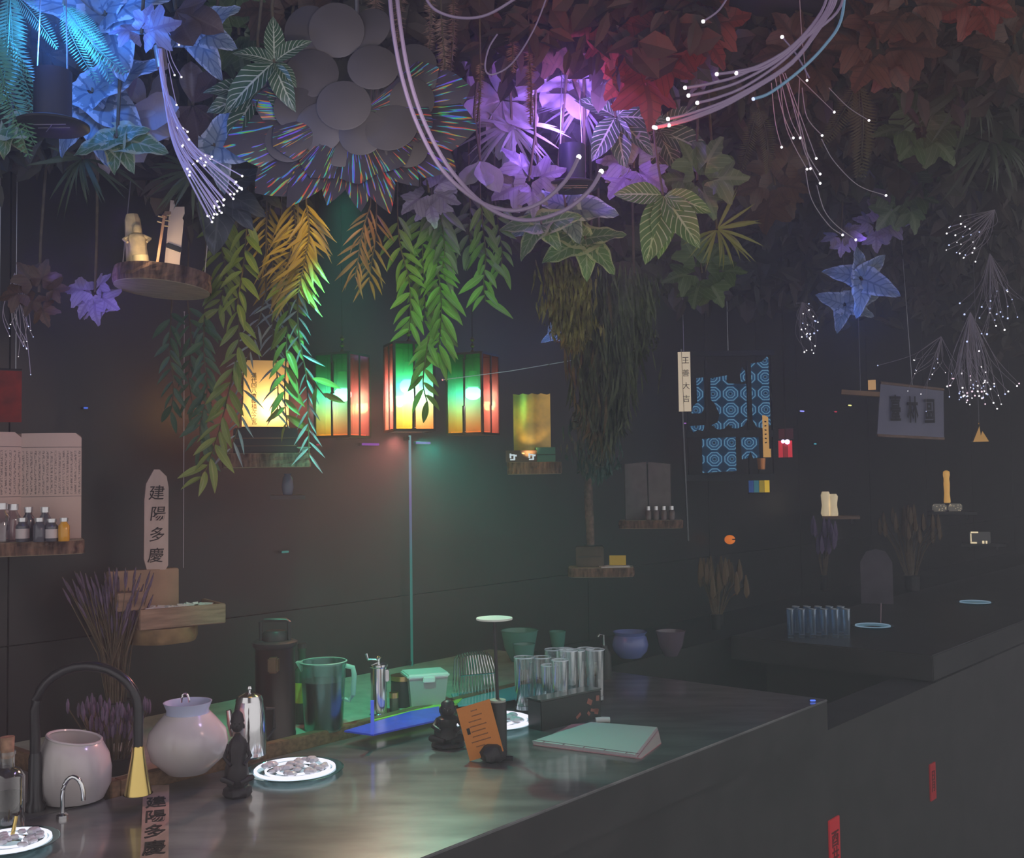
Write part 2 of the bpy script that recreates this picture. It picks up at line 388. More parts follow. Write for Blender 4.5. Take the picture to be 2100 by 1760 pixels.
def lantern(label, px_edge, py_top, py_bot, D, w, yaw, wide_left, cord_top, power):
    c = P(px_edge, py_bot, D); top = P(px_edge, py_top, D); h = top.z - c.z
    root = thing('glass_lantern', label, 'lantern', c, R(yaw), 'coloured glass lanterns over the back shelf')
    a = w / 2; e = .0035; fr = MB()
    for sx_ in (-1, 1):
        for sy in (-1, 1): fr.box((sx_ * a, sy * a, h / 2), (e * 2, e * 2, h))
    for z in (0, h):
        for k in (-1, 1):
            fr.box((0, k * a, z), (w, e * 2, e * 2)); fr.box((k * a, 0, z), (e * 2, w, e * 2))
    fr.build('frame', m_frame, root, False)
    rng = random.Random(hash((px_edge, py_top)) % 999)
    for k in range(4):
        mt = film_g if (k in ((3, 1) if wide_left == 'side' else (0, 2))) else film_r
        for j in (-1, 1):
            ang = k * math.pi / 2
            ctr = Vector((j * a / 2, -a, h / 2)); ctr.rotate(Euler((0, 0, ang)))
            x0 = -a / 2 + e; x1 = a / 2 - e
            pn = MB().box((0, 0, 0), (x1 - x0, .002, h - 2 * e))
            part('pane', pn.mesh('pane', mt[(j + 1) // 2], False), root, ctr, (0, 0, ang))
        b = MB(); y = -h / 2 + e
        while y < h / 2 - e:                 # the stepped mullion
            hh = min(rng.uniform(.05, .11), h / 2 - e - y); off = rng.choice((0, 0, 0.004, -.004))
            b.box((off, 0, y + hh / 2), (e * 1.5, e * 1.5, hh)); b.box((off / 2, 0, y), (e + abs(off) * 2, e * 1.4, e * 1.2)); y += hh
        ctr = Vector((0, -a, h / 2)); ctr.rotate(Euler((0, 0, ang)))
        part('mullion', b.mesh('mullion', m_frame, False), root, ctr, (0, 0, ang))
    MB().box((0, 0, .006), (w * .86, w * .86, .004)).build('bottom_plate', m_bot, root, False)
    MB().box((0, 0, h), (w - e, w - e, .003)).build('top_plate', film_g[0], root, False)
    sk = MB().lathe([(.007, h * .80), (.012, h * .80), (.019, h * .60), (.015, h * .585)], 14).build('socket', m_sock, root)
    MB().tube([(0, 0, h), (0, 0, h * .8)], .003).build('stem', m_frame, sk)
    MB().ball((0, 0, h * .52), .024, 14, (1.15, 1.15, .9)).build('bulb', m_bulb, root)
    cd = MB(); zt = cord_top - c.z
    cd.tube([(0, 0, h), (0, 0, zt)], .0022)
    cdo = cd.build('cord', m_frame, root)
    kn = MB()
    for i in range(3): kn.lathe([(.003, h + .004 + i * .02), (.0075, h + .010 + i * .02), (.003, h + .018 + i * .02)], 10)
    kn.build('brass_knob', m_brass, root)
    lp = c + Vector((0, 0, h * .52 - .03))
    lamp('lantern_bulb_light', 'POINT', lp, power, (1.0, 0.96, 0.88), 0.02)
    return root
lantern('left lantern of the three with wide green and yellow face', 703, 729, 897, 3.20, .116, -23, 'front', 2.78, 1.6)
lantern('middle lantern nearest the viewer with bright white bulb behind vine', 840, 708, 884, 2.98, .112, 20, 'front2', 2.78, 4.5)
lantern('right lantern of the three with green panes beside thin thread', 971, 729, 891, 3.40, .122, -24, 'front', 2.78, 1.6)

# ------------------------------------------------------------------ uplights hung under the leaves
m_can = mat('uplight can', (0.045, 0.05, 0.085), 0.45)
m_disc = mat('uplight plate', (0.03, 0.027, 0.03), 0.5)
m_wire = mat('steel wire', (0.5, 0.5, 0.55), 0.4, 1.0)
def uplight(label, px, py_top, py_bot, D, wpx, platepx, color, power, emitcol):
    b = P(px, py_bot, D); h = P(px, py_top, D).z - b.z; r = M(wpx, D) / 2; pr = M(platepx, D) / 2
    root = thing('uplight', label, 'lamp', b - Vector((0, 0, .006)), 0, 'uplights hanging under the leaf canopy')
    MB().lathe([(r * .2, .006), (r, .006), (r, h), (r * .94, h), (r * .94, h * .8), (0, h * .8)], 28).build('can', m_can, root)
    MB().lathe([(pr * .9, 0), (pr, .004), (pr, .008), (pr * .9, .011), (0, .011)], 36).build('plate', m_disc, root)
    sl = MB()
    for y in (-.014, .004): sl.box((.006, y - pr * .2, -.0005), (pr * .9, .0015, .001))
    sl.box((-.004, -pr * .1, -.0006), (.0015, pr * .7, .001), R(35)); sl.build('slot', m_wire, root, False)
    MB().lathe([(r * .9, h * .8 + .001), (0, h * .8 + .004)], 24, close=False).build('lens', glow('lens ' + label[:9], emitcol, 6), root)
    for k in (-1, 0.9):
        MB().tube([(k * r * .9, 0, h * .9), (k * r * .4, .01, 2.78 - b.z)], .0013, 5).build('wire', m_wire, root)
    lamp('uplight_beam', 'SPOT', b + Vector((0, 0, h * .82 + .01)), power, color, .02, b + Vector((0, .05, 3)), 150, .8)
    lamp('uplight_spill', 'POINT', b + Vector((0, -.03, h + .07)), power * .22, color, .03)
uplight('blue uplight in a dark can on a round plate among ferns', 108, 140, 258, 1.88, 75, 146, (.05, .24, 1.0), 13, (.5, .7, 1))
uplight('violet uplight in a dark can below pale violet leaves', 1174, 294, 382, 2.6, 55, 112, (.36, .18, 1.0), 17, (.8, .6, 1))
# ------------------------------------------------------------------ things on the bar
m_white = mat('white ceramic', (0.72, 0.66, 0.66), 0.16, spec=0.5)
m_blackp = mat('black plastic', (0.025, 0.025, 0.027), 0.4)
m_blackm = mat('black gloss metal', (0.05, 0.05, 0.055), 0.22, 0.6)
m_chrome = mat('chrome', (0.82, 0.82, 0.84), 0.12, 1.0)
m_dark = mat('dark resin', (0.035, 0.028, 0.036), 0.42, var=.3, scale=60, bump=.3)
m_clear = glass('clear glass', (.93, .96, .97), (1, 1, 1), .07, .85, .03, .5)
m_glow = glow('plate light', (.86, .86, 1.0), 1.25)
m_cork = mat('cork', (0.52, 0.30, 0.20), 0.85, var=.4, scale=80)
m_black = mat('ink', (0.02, 0.017, 0.018), 0.7)
def bottle_prof(r, h, neck, nh): return [(r * .3, 0), (r, .002), (r, h - nh - r * .6), (r * .75, h - nh - r * .2), (neck, h - nh), (neck, h), (neck * 1.15, h), (neck * 1.15, h - .006)]

# black swan-neck tap with gold spray head
D = PZ(72, 1662, TOP).y; c = PZ(72, 1662, TOP)
t = thing('bar_tap', 'tall black gooseneck tap with a gold cone spout over the sink', 'tap', c)
pts = [Vector((0, 0, 0)), Vector((.004, 0, .10))]
A = P(72, 1455, D) - c; B = P(180, 1366, D) - c; Cc = P(283, 1440, D) - c
cx = (A.x + Cc.x) / 2; rx = (Cc.x - A.x) / 2
pts = [Vector((A.x * k / 4, 0, A.z * k / 4)) for k in range(5)]
pts += [Vector((cx - rx * math.cos(q), 0, A.z + (B.z - A.z) * math.sin(q))) for q in [math.pi * i / 14 for i in range(1, 14)]]
e0 = P(283, 1545, D) - c; pts += [Vector((Cc.x, 0, A.z)), Vector((e0.x, 0, e0.z))]
MB().tube(pts, .0098, 12).build('neck', m_blackm, t)
MB().lathe([(.019, 0), (.019, .012), (.014, .018), (.0125, .1), (.010, .11)], 18).build('base', m_blackm, t)
e1 = P(283, 1628, D) - c
cone = MB().lathe([(.028, e1.z), (.026, e1.z), (.0125, e0.z - .004), (.011, e0.z + .012), (.0098, e0.z + .014)], 20, (0, 0, 0)).build('spray_head', mat('gold', (.78, .58, .2), .22, 1.0), t)
cone.location = (e1.x, 0, 0)
MB().tube([Vector((-.02, .02, 0)), Vector((-.018, .02, .055)), Vector((.004, .016, .075))], .005, 8).build('lever', m_blackm, t)
# small chrome arch tap
c = PZ(128, 1678, TOP); D = c.y
t = thing('filter_tap', 'little chrome arched water tap in front of the left vase', 'tap', c)
w = M(42, D); h = M(82, D)
pp = [Vector((0, 0, 0)), Vector((0, 0, h * .55))] + [Vector((w / 2 - w / 2 * math.cos(q), 0, h * .55 + h * .45 * math.sin(q))) for q in [math.pi * i / 10 for i in range(1, 11)]] + [Vector((w, 0, h * .42))]
MB().tube(pp, .0042, 10).build('arch', m_chrome, t)
MB().lathe([(.011, 0), (.011, .006), (.006, .010)], 16).build('base', m_chrome, t)
# tilted open white vase
c = PZ(152, 1642, TOP); D = c.y; r = M(72, D); h = M(142, D)
t = thing('white_vase', 'pale glazed vase with a wide slanted mouth behind the black tap', 'vase', c)
vb = MB().lathe([(r * .45, 0), (r * .8, .004), (r * .98, h * .22), (r, h * .45), (r * .93, h * .68), (r * .74, h * .88), (r * .70, h * .89), (r * .86, h * .66), (r * .9, h * .4), (r * .5, .02), (0, .02)], 36)
vb.v = [(x, y, z + max(0, (z - h * .4)) * (-x / r) * .18) for x, y, z in vb.v]
vb.build('body', m_white, t)
rb = MB().tube([(r * .72 * math.cos(q), r * .72 * math.sin(q), h * .885 - h * .485 * .18 * .72 * math.cos(q)) for q in [2 * math.pi * i / 36 for i in range(37)]], .003, 6).build('rim', m_white, t)
# round white jar
c = PZ(385, 1583, TOP + .0225); D = c.y; r = M(80, D); h = M(118, D)
t = thing('round_jar', 'round white ceramic jar with short collar beside the steel pot', 'jar', c)
MB().lathe([(r * .5, 0), (r * .55, .004), (r * .9, h * .25), (r, h * .5), (r * .94, h * .7), (r * .7, h * .9), (r * .56, h), (r * .52, h), (r * .6, h * .88), (r * .85, h * .6), (r * .5, .03), (0, .03)], 40).build('body', m_white, t)
MB().lathe([(r * .54, h * .97), (r * .52, h * 1.06), (r * .60, h * 1.19), (r * .57, h * 1.19), (r * .48, h * 1.06), (r * .5, h * .97)], 40, close=False).build('collar', mat('blue white glaze', (.55, .62, .85), .2), t)
MB().tube([(-r * .1 + .008 * math.cos(q), 0.01, h * 1.16 + .02 * math.sin(q)) for q in [math.pi * i / 8 for i in range(9)]], .0025).build('lid_handle', m_chrome, t)
# corked bottle at the left edge
c = PZ(14, 1700, TOP); D = c.y; h = M(155, D); r = M(34, D)
t = thing('corked_bottle', 'clear corked bottle at the left edge of the counter', 'bottle', c)
MB().lathe(bottle_prof(r, h, r * .42, h * .2), 24, close=False).build('body', m_clear, t)
MB().lathe([(r * .36, h - .012), (r * .40, h + .026), (0, h + .026)], 14).build('cork', m_cork, t)
MB().lathe([(0, .004), (r * .9, .004), (r * .9, h * .45), (0, h * .45)], 20).build('liquid', glass('dark liquid', (.35, .28, .30), (.5, .5, .5), .02, .2), t)
# gold straw spoon
c = PZ(24, 1725, TOP); t = thing('bar_spoon_rest', 'thin gold stirrer standing near the corked bottle', 'stirrer', c)
MB().tube([(0, 0, .003), (.003, .01, .04)], .0035, 8).build('stem', MATS['gold'], t)
MB().lathe([(.012, 0), (.012, .004), (.004, .006)], 14).build('foot', MATS['gold'], t)
# steel coffee pot
c = PZ(512, 1552, SHELF); D = c.y; r = M(34, D); h = M(125, D)
t = thing('steel_pot', 'polished steel pot with domed lid between white jar and airpot', 'pot', c)
MB().lathe([(r * .85, 0), (r * .98, .005), (r, h * .35), (r * .92, h * .7), (r * .8, h * .88), (r * .78, h * .9)], 32).build('body', m_chrome, t)
MB().lathe([(r * .82, h * .9), (r * .7, h * .98), (r * .3, h * 1.03), (0, h * 1.04)], 32).build('lid', m_chrome, t)
MB().lathe([(.003, h * 1.03), (.003, h * 1.06), (.006, h * 1.09), (.004, h * 1.13), (0, h * 1.14)], 12).build('finial', m_chrome, t)
MB().tube([(-r * .9, 0, h * .35), (-r * 1.15, 0, h * .55), (-r * 1.25, 0, h * .75)], [.011, .008, .006], 10).build('spout', m_chrome, t)
MB().tube([(r * .85, .01, h * .75), (r * 1.25, .03, h * .72), (r * 1.3, .03, h * .4), (r * .95, .01, h * .25)], .004, 8).build('handle', m_blackp, t)
# dark figurines
def figure(label, px, py, hpx, wpx, z0, name, seed, cap):
    c = PZ(px, py, z0); D = c.y; h = M(hpx, D); w = M(wpx, D) / 2
    t = thing(name, label, 'figurine', c, face(c)); rng = random.Random(seed)
    MB().lathe([(w * .9, 0), (w, h * .03), (w * .92, h * .09), (w * .7, h * .12), (0, h * .12)], 20, wob=.15).build('plinth', m_dark, t)
    bm = MB(); bm.lathe([(w * .62, h * .1), (w * .85, h * .2), (w * .80, h * .32), (w * .58, h * .45), (w * .66, h * .55), (w * .62, h * .63), (w * .26, h * .70), (w * .2, h * .72)], 20, wob=.25)
    body = bm.build('body', m_dark, t)
    for s in (-1, 1):
        MB().tube([(s * w * .55, -.0, h * .6), (s * w * .86, -w * .25, h * .46), (s * w * .45, -w * .7, h * .38)], [w * .17, w * .16, w * .13], 8).build('arm', m_dark, t)
        MB().tube([(s * w * .3, -w * .2, h * .2), (s * w * .95, -w * .45, h * .22), (s * w * .2, -w * .9, h * .18)], [w * .2, w * .22, w * .14], 8).build('leg', m_dark, t)
    hd = MB(); hd.ball((0, 0, h * .82), w * .46, 14, (1, 1, 1.12)); hd.ball((0, -w * .45, h * .81), w * .09, 6)
    for s in (-1, 1): hd.ball((s * w * .46, 0, h * .80), w * .11, 6, (.6, 1, 1.6)); hd.ball((s * w * .17, -w * .40, h * .845), w * .07, 6)
    hd.build('head', m_dark, t)
    if cap == 'bun':
        MB().ball((0, w * .05, h * .93), w * .36, 12, (1.15, 1, .7)).build('hair_bun', m_dark, t)
    else:
        MB().lathe([(w * .5, h * .86), (w * .38, h * .95), (w * .12, h * 1.0), (0, h)], 14).build('hood', m_dark, t)
figure('squat dark seated figurine on the counter left of orange card', 919, 1530, 90, 68, TOP, 'seated_figurine', 3, 'bun')
figure('tall dark hooded figurine standing before the steel pot', 487, 1632, 172, 58, TOP, 'hooded_figurine', 9, 'hood')
# lit dishes
def dish(label, px, py, wpx, z, lit=True, bits=26, seed=1):
    c = PZ(px, py, z); D = c.y; r = M(wpx, D) / 2
    t = thing('lit_dish', label, 'dish', c, 0, 'round glass dishes along the counter'); rng = random.Random(seed)
    MB().lathe([(r * .55, 0), (r * .6, .002), (r * .97, .009), (r, .012), (r * .96, .0125), (r * .6, .0055), (0, .005)], 48).build('plate', glass('dish glass', (.55, .75, .75), (.8, 1, 1), .10, .7, .1, .4), t)
    g = m_glow if lit else glow('dim ring', (.35, .55, .75), .45)
    MB().tube([(r * .80 * math.cos(q), r * .80 * math.sin(q), .012) for q in [2 * math.pi * i / 48 for i in range(49)]], r * .035 if lit else r * .03, 6).build('light_ring', g, t)
    if lit:
        MB().tube([(r * (.25 + .5 * q / 14) * math.cos(q), r * (.25 + .5 * q / 14) * math.sin(q), .011) for q in [i * .3 for i in range(46)]], r * .028, 6).build('light_coil', g, t)
        cm = mat('pebble', (.85, .85, .9), .25, spec=.6)
        for i in range(bits):
            a = rng.uniform(0, 6.28); q = r * .62 * math.sqrt(rng.random()); sz = rng.uniform(.07, .12) * r
            MB().ball((q * math.cos(a), q * math.sin(a), .012 + sz * .5), sz, 6, (rng.uniform(.8, 1.4), rng.uniform(.8, 1.3), .6)).build('pebble', cm, t)
dish('glass dish with white glowing ring and pebbles, nearest whole one', 605, 1588, 196, TOP, True, 30, 2)
dish('glowing glass dish cut off by the lower left corner', 22, 1738, 186, TOP, True, 26, 3)
dish('glowing glass dish behind the orange card and seated figurine', 1012, 1487, 190, TOP, True, 22, 4)
dish('far dish with dim blue rim beside the row of far glasses', 1790, 1289, 84, TOP, False)
dish('farthest dish with dim blue rim near the right edge', 2000, 1240, 72, TOP, False)
# airpot
c = PZ(565, 1512, SHELF); D = c.y; r = M(41, D); h = M(195, D)
t = thing('airpot', 'black pump airpot flask standing left of the measuring jug', 'flask', c)
m_flask = mat('flask steel', (.05, .04, .038), .3, .7)
MB().lathe([(r, 0), (r, .012), (r * .97, .014), (r * .97, h * .92), (r * 1.0, h * .93)], 32).build('body', m_flask, t)
MB().lathe([(r * 1.02, h * .93), (r * 1.10, h * .95), (r * 1.1, h * .985), (r * .95, h), (0, h)], 32).build('shoulder', m_blackp, t)
MB().lathe([(r * .6, h), (r * .62, h * 1.06), (r * .5, h * 1.10), (0, h * 1.1)], 24).build('pump_top', m_blackp, t)
MB().tube([(-r * .7, 0, h), (-r * .7, 0, h * 1.19), (-r * .55, 0, h * 1.21), (r * .55, 0, h * 1.21), (r * .7, 0, h * 1.19), (r * .7, 0, h)], .005, 8).build('carry_handle', m_blackp, t)
MB().box((r * .15, -r * 1.05, h * .78), (r * .5, r * .5, h * .16), bev=.004).build('spout_cover', mat('brown plastic', (.12, .06, .03), .4), t)
# bottle behind jug
c = PZ(612, 1492, SHELF) + Vector((0, .05, 0)); D = c.y; r = M(17, D); h = M(150, D)
t = thing('slim_bottle', 'slim dark bottle with yellow label behind the measuring jug', 'bottle', c)
MB().lathe(bottle_prof(r, h, r * .45, h * .25), 20).build('body', mat('green bottle', (.02, .08, .05), .15), t)
MB().lathe([(r * 1.02, h * .28), (r * 1.02, h * .55)], 20, close=False).build('label', mat('yellow label', (.65, .6, .08), .6), t)
MB().lathe([(r * .5, h - .004), (r * .5, h + .012), (0, h + .012)], 14).build('cap', m_blackp, t)
# measuring jug
c = PZ(664, 1496, SHELF); D = c.y; r = M(46, D); h = M(137, D)
t = thing('measuring_jug', 'translucent measuring jug two thirds full of dark liquid', 'jug', c)
m_jug = glass('jug plastic', (.62, .82, .78), (.5, .95, .85), .2, .5, .25, .5)
mj = translucent('jug solid', (.55, .85, .78), .6)
MB().lathe([(r * .82, 0), (r * .84, .003), (r, h), (r * 1.04, h), (r * 1.04, h - .004)], 36, close=False).build('body', m_jug, t)
MB().lathe([(r * 1.0, h * .995), (r * 1.05, h), (r * 1.0, h * 1.01)], 36, close=False).build('rim', mj, t)
MB().lathe([(0, .004), (r * .80, .004), (r * .93, h * .72), (0, h * .72)], 32).build('liquid', mat('dark brew', (.03, .03, .028), .12), t)
MB().tube([(r * .98, 0, h * .93), (r * 1.30, 0, h * .90), (r * 1.36, 0, h * .80), (r * 1.30, 0, h * .5), (r * 1.12, 0, h * .42), (r * .92, 0, h * .44)], [.006, .0065, .0065, .006, .006, .005], 10).build('handle', mj, t)
MB().prism([(-r * 1.2, h * 1.0), (-r * .95, h * 1.005), (-r * .95, h * .85)], -.010, .010).build('spout', mj, t)
# pepper mill like chrome press
c = PZ(777, 1468, SHELF); D = c.y; r = M(19, D); h = M(108, D)
t = thing('chrome_grinder', 'chrome hand grinder with small crank lever left of tin', 'grinder', c)
MB().lathe([(r, 0), (r, .004), (r * .85, .008), (r * .85, h * .9), (r, h * .92), (r, h * .96), (r * .4, h)], 24).build('body', m_chrome, t)
MB().lathe([(.004, h), (.004, h * 1.05), (.008, h * 1.09), (0, h * 1.12)], 12).build('knob', m_chrome, t)
MB().tube([(0, 0, h * 1.04), (-r * 1.1, 0, h * 1.05), (-r * 1.3, 0, h * 1.16)], .0032, 8).build('lever', m_chrome, t)
MB().box((r * .93, 0, h * .75), (.010, .014, h * .22), bev=.002).build('handle', m_chrome, t)
# tin
c = PZ(814, 1456, SHELF) + Vector((.012, .05, 0)); D = c.y; r = M(25, D); h = M(62, D)
t = thing('black_tin', 'round black tin with ridged gold lid behind the gold shaker', 'tin', c)
MB().lathe([(r, 0), (r, h * .84), (r * .96, h * .85)], 28).build('body', m_blackp, t)
MB().lathe([(r * 1.03, h * .85), (r * 1.03, h), (r * .9, h * 1.01), (0, h * 1.01)], 28).build('lid', m_brass, t)
c = PZ(808, 1459, SHELF); D = c.y; r = M(9, D); h = M(38, D)
t = thing('gold_shaker', 'tiny gold and glass shaker standing before the black tin', 'shaker', c)
MB().lathe([(r, 0), (r, h * .7), (r * .9, h * .75)], 18).build('body', mat('dark glass', (.08, .08, .06), .1), t)
MB().lathe([(r * 1.05, h * .72), (r * 1.05, h), (0, h)], 18).build('cap', m_brass, t)
# white tub
c = PZ(872, 1447, SHELF); D = c.y; w = M(82, D); h = M(70, D)
t = thing('plastic_tub', 'white plastic tub with snap lid between tin and wire basket', 'tub', c, face(c, R(14)))
bm = MB(); k = .82; q = w / 2; dd = q * .78
bm.add([(-q * k, -dd * k, 0), (q * k, -dd * k, 0), (q * k, dd * k, 0), (-q * k, dd * k, 0), (-q * .97, -dd * .97, h * .85), (q * .97, -dd * .97, h * .85), (q * .97, dd * .97, h * .85), (-q * .97, dd * .97, h * .85)], [(0, 3, 2, 1), (0, 1, 5, 4), (1, 2, 6, 5), (2, 3, 7, 6), (3, 0, 4, 7)])
bm.build('body', translucent('milky plastic', (.62, .68, .64), .4, .35), t, False)
MB().box((0, 0, h * .92), (w * 1.06, w * .83, h * .14), bev=.004).build('lid', mat('white plastic', (.80, .84, .80), .4), t)
MB().box((0, -dd * 1.08, h * .82), (w * .3, .006, h * .16), bev=.002).build('clip', MATS['white plastic'], t)
# bent wire rack
c = PZ(973, 1422, SHELF); D = c.y; w = M(74, D); h = M(84, D)
t = thing('wire_rack', 'curved steel wire rack in teal light behind the thin table lamp', 'rack', c, face(c, R(20)))
for i in range(13):
    x = -w / 2 + w * i / 12; g = (i - 6) / 6
    MB().tube([(x * 1.15, -.035, 0), (x * 1.02, -.032, h * .5), (x * .9, -.012, h * (.93 - .06 * g * g)), (x * .85, .012, h * (1 - .06 * g * g)), (x * .9, .034, h * .8), (x, .04, 0)], .0016, 6).build('wire', m_chrome, t)
for z, kx in ((0.002, 1.15), (h * .5, 1.03)):
    MB().tube([(-w / 2 * kx, -.033, z), (w / 2 * kx, -.033, z)], .002, 6).build('cross_wire', m_chrome, t)
# flat sheets on the shelf; the blue one paints a reflection
def quadplate(name, label, cat, pts, th, m, z, nm):
    c = sum((PZ(x, y, z) for x, y in pts), Vector()) / len(pts); t = thing(name, label, cat, c)
    MB().prism([((PZ(x, y, z) - c).x, (PZ(x, y, z) - c).y) for x, y in pts], 0, th, True).build(nm, m, t, False); return t, c
m_blue = mat('painted blue reflection', (.08, .12, .95), .3, var=.2, scale=30)
m_teal = mat('teal acrylic', (.06, .45, .50), .2)
t, c = quadplate('blue_reflection', 'long flat painted blue reflection strip along the shelf edge', 'tray', [(706, 1502), (765, 1510), (905, 1478), (900, 1452), (842, 1462)], .004, m_blue, SHELF + .009, 'sheet')
q = PZ(764, 1506, SHELF + .013) - c
MB().box((q.x, q.y, q.z + M(64, c.y) / 2), (.0075, .0075, M(64, c.y))).build('reflection_post', mat('blue reflection post', (.10, .16, 1.0), .3, emit=.25), t, False)  # glowing post put in for an upright blue reflection
quadplate('teal_sheet', 'translucent teal sheet lying under the wire rack', 'sheet', [(925, 1426), (1095, 1404), (1180, 1412), (1030, 1440), (940, 1450)], .004, m_teal, SHELF + .001, 'sheet')
quadplate('lime_cloth', 'folded lime green cloth on the shelf before the tub', 'cloth', [(760, 1484), (800, 1466), (905, 1438), (950, 1434), (940, 1446), (850, 1464)], .006, mat('lime cloth', (.55, .75, .12), .8, bump=.3, var=.2, scale=50), SHELF + .0005, 'cloth')
# table lamp with flat disc
c = PZ(1022, 1548, TOP); D = c.y; h = M(272, D)
t = thing('table_lamp', 'slim table lamp with flat white disc on a dark stem', 'lamp', c)
r = M(18, D); hb = M(106, D)
MB().lathe([(r, 0), (r, hb * .97), (r * .9, hb), (0, hb)], 24).build('base', m_blackp, t)
c2 = MB().lathe([(r * .92, hb + .0005), (r * .92, hb + .005), (0, hb + .006)], 24).build('base_top', mat('grey plastic', (.45, .47, .42), .5), t)
xo = P(1014, 1290, D).x - c.x
MB().tube([(0, 0, hb), (xo, 0, h)], .0040, 8).build('stem', m_dark, t)
MB().lathe([(.006, h - .004), (M(37, D), h), (M(37, D), h + .004), (0, h + .005)], 32, (xo, 0, 0)).build('disc', mat('white disc', (.75, .78, .70), .5, emit=.10), t)
# orange card in a holder
c = PZ(1010, 1552, TOP) + Vector((-.004, -.03, 0)); D = c.y
t = thing('orange_card', 'tilted orange printed card held by a dark stone lump', 'card', c, face(c))
w = M(72, D); h = M(106, D)
cd = MB().box((0, 0, h / 2), (w, .0016, h)).build('card', mat('orange card', (.80, .27, .045), .6), t, False)
cd.location = (-.008, -.012, .012); cd.rotation_euler = (R(-12), R(-17), R(-8))
for i, (wd, x) in enumerate([(.2, .0), (.32, .1), (.42, -.05), (.5, .02), (.45, .0), (.48, .02), (.6, 0), (.3, -.1)]):
    bm = MB()
    for k in range(int(wd * 26)):
        bm.box((x * w * .5 - wd * w / 2 + k * w / 26, -.0012, h * (.88 - .095 * i)), (w / 40, .0004, h * .02))
    bm.build('print_line', mat('dark print', (.20, .07, .03), .7), cd, False)
MB().box((-w * .32, -.0013, h * .53), (w * .09, .0006, h * .12)).build('print_mark', m_black, cd, False)
MB().lathe([(.020, 0), (.027, .006), (.028, .02), (.02, .034), (.012, .038), (0, .038)], 18, (.006, -.008, 0), wob=.35).build('holder', m_dark, t)
MB().tube([(.02, .0, .004), (.05, -.005, .004)], .006, 6).build('holder_tail', m_dark, t)
# black box and drinking glasses
c = PZ(1098, 1508, TOP); d = PZ(1219, 1470, TOP); D = c.y
t = thing('black_box', 'dark lacquer box with painted side in front of the glasses', 'box', (c + d) / 2 + Vector((.0, .03, 0)), BA - R(8))
L = (d - c).length; h = M(60, D)
MB().box((0, 0, h / 2), (L * .86, .05, h), bev=.002).build('body', m_blackp, t)
MB().box((0, 0, h + .002), (L * .87, .052, .004), bev=.001).build('lid', mat('lacquer lid', (.05, .06, .055), .15, spec=.6), t)
rng = random.Random(5)
for i in range(7):
    MB().box((L * rng.uniform(.05, .38), -.0253, h * rng.uniform(.25, .8)), (rng.uniform(.008, .02), .0008, rng.uniform(.006, .014)), rz=0, ry=rng.uniform(-1, 1)).build('painted_blossom', mat('lacquer blossom', (.35, .13, .10), .5), t, False)
k = 0
names = ['front left', 'second', 'third', 'fourth', 'fifth', 'sixth', 'seventh', 'right end', 'rear left', 'rear right']
spots = [(1076, 1446, 104, 21), (1112, 1442, 100, 20), (1137, 1432, 106, 19), (1128, 1450, 92, 18), (1160, 1425, 100, 19), (1182, 1432, 104, 20), (1203, 1422, 98, 18), (1222, 1426, 100, 20), (1167, 1440, 112, 20), (1150, 1456, 108, 18)]
for px, py, hp, rp in sorted(spots):
    c = PZ(px, py + 8, TOP + .0225); D = c.y; r = M(rp, D); h = M(hp, D)
    t = thing('highball_glass', 'clear tall glass in the cluster behind the black box, %s from the left' % ('first', 'second', 'third', 'fourth', 'fifth', 'sixth', 'seventh', 'eighth', 'ninth', 'tenth')[k], 'glass', c, 0, 'drinking glasses behind the black box'); k += 1
    MB().lathe([(r * .86, .001), (r * .86, .003), (r, h), (r * .96, h), (r * .80, .012), (0, .011)], 24, close=False).build('tumbler', m_clear, t)
    MB().lathe([(r * .84, 0), (r * .84, .010), (0, .010)], 24).build('thick_base', mat('glass base', (.35, .42, .45), .08, spec=.8), t)
    MB().lathe([(r * .965, h - .001), (r * .98, h + .0012), (r * 1.005, h - .001)], 24, close=False).build('rim', mat('glass rim', (.7, .75, .8), .1, spec=.8), t)
tray = thing('glass_tray', 'low dark tray under the cluster of tall glasses', 'tray', PZ(1148, 1452, TOP), BA)
MB().box((0, 0, .011), (.27, .10, .022), bev=.003).build('tray_body', m_blackp, tray)
# towel
c = PZ(1236, 1484, TOP); t = thing('folded_towel', 'tiny rolled white towel right of the black box', 'towel', c, R(5))
MB().tube([(-.018, 0, .008), (0, 0, .009), (.018, 0, .008)], .008, 10).build('roll', mat('towel', (.7, .72, .68), .9), t)
MB().lathe([(.011, 0), (.011, .002)], 12, (-.016, 0, .001)).build('coaster', m_blackp, t)
# menu book
A, B, Cp, Dp = PZ(1093, 1528, TOP), PZ(1305, 1557, TOP), PZ(1350, 1500, TOP), PZ(1190, 1490, TOP)
c = (A + B + Cp + Dp) / 4
t = thing('menu_booklet', 'open white stitched booklet with pink cover on the counter', 'book', c)
L = lambda v: (v.x - c.x, v.y - c.y)
cp = mat('pink cover', (.62, .32, .36), .7); pg = mat('paper page', (.62, .55, .57), .8, bump=.1, scale=12)
MB().prism([L(A + Vector((0, -.006, 0))), L(B + Vector((.01, -.004, 0))), L(PZ(1356, 1526, TOP)), L(Cp), L(PZ(1205, 1486, TOP)), L(PZ(1172, 1488, TOP))], .0005, .003, True).build('cover', cp, t, False)
for i in range(3):
    o = Vector((-.001 * i, .001 * i, 0))
    MB().prism([L(A + o), L(B + o), L(Cp + o + Vector((0, .004, 0))), L(PZ(1212, 1488, TOP))], .0032 + .002 * i, .005 + .002 * i, True).build('page', pg, t, False)
dv = (B - A); nv = Vector((-dv.y, dv.x, 0)).normalized()
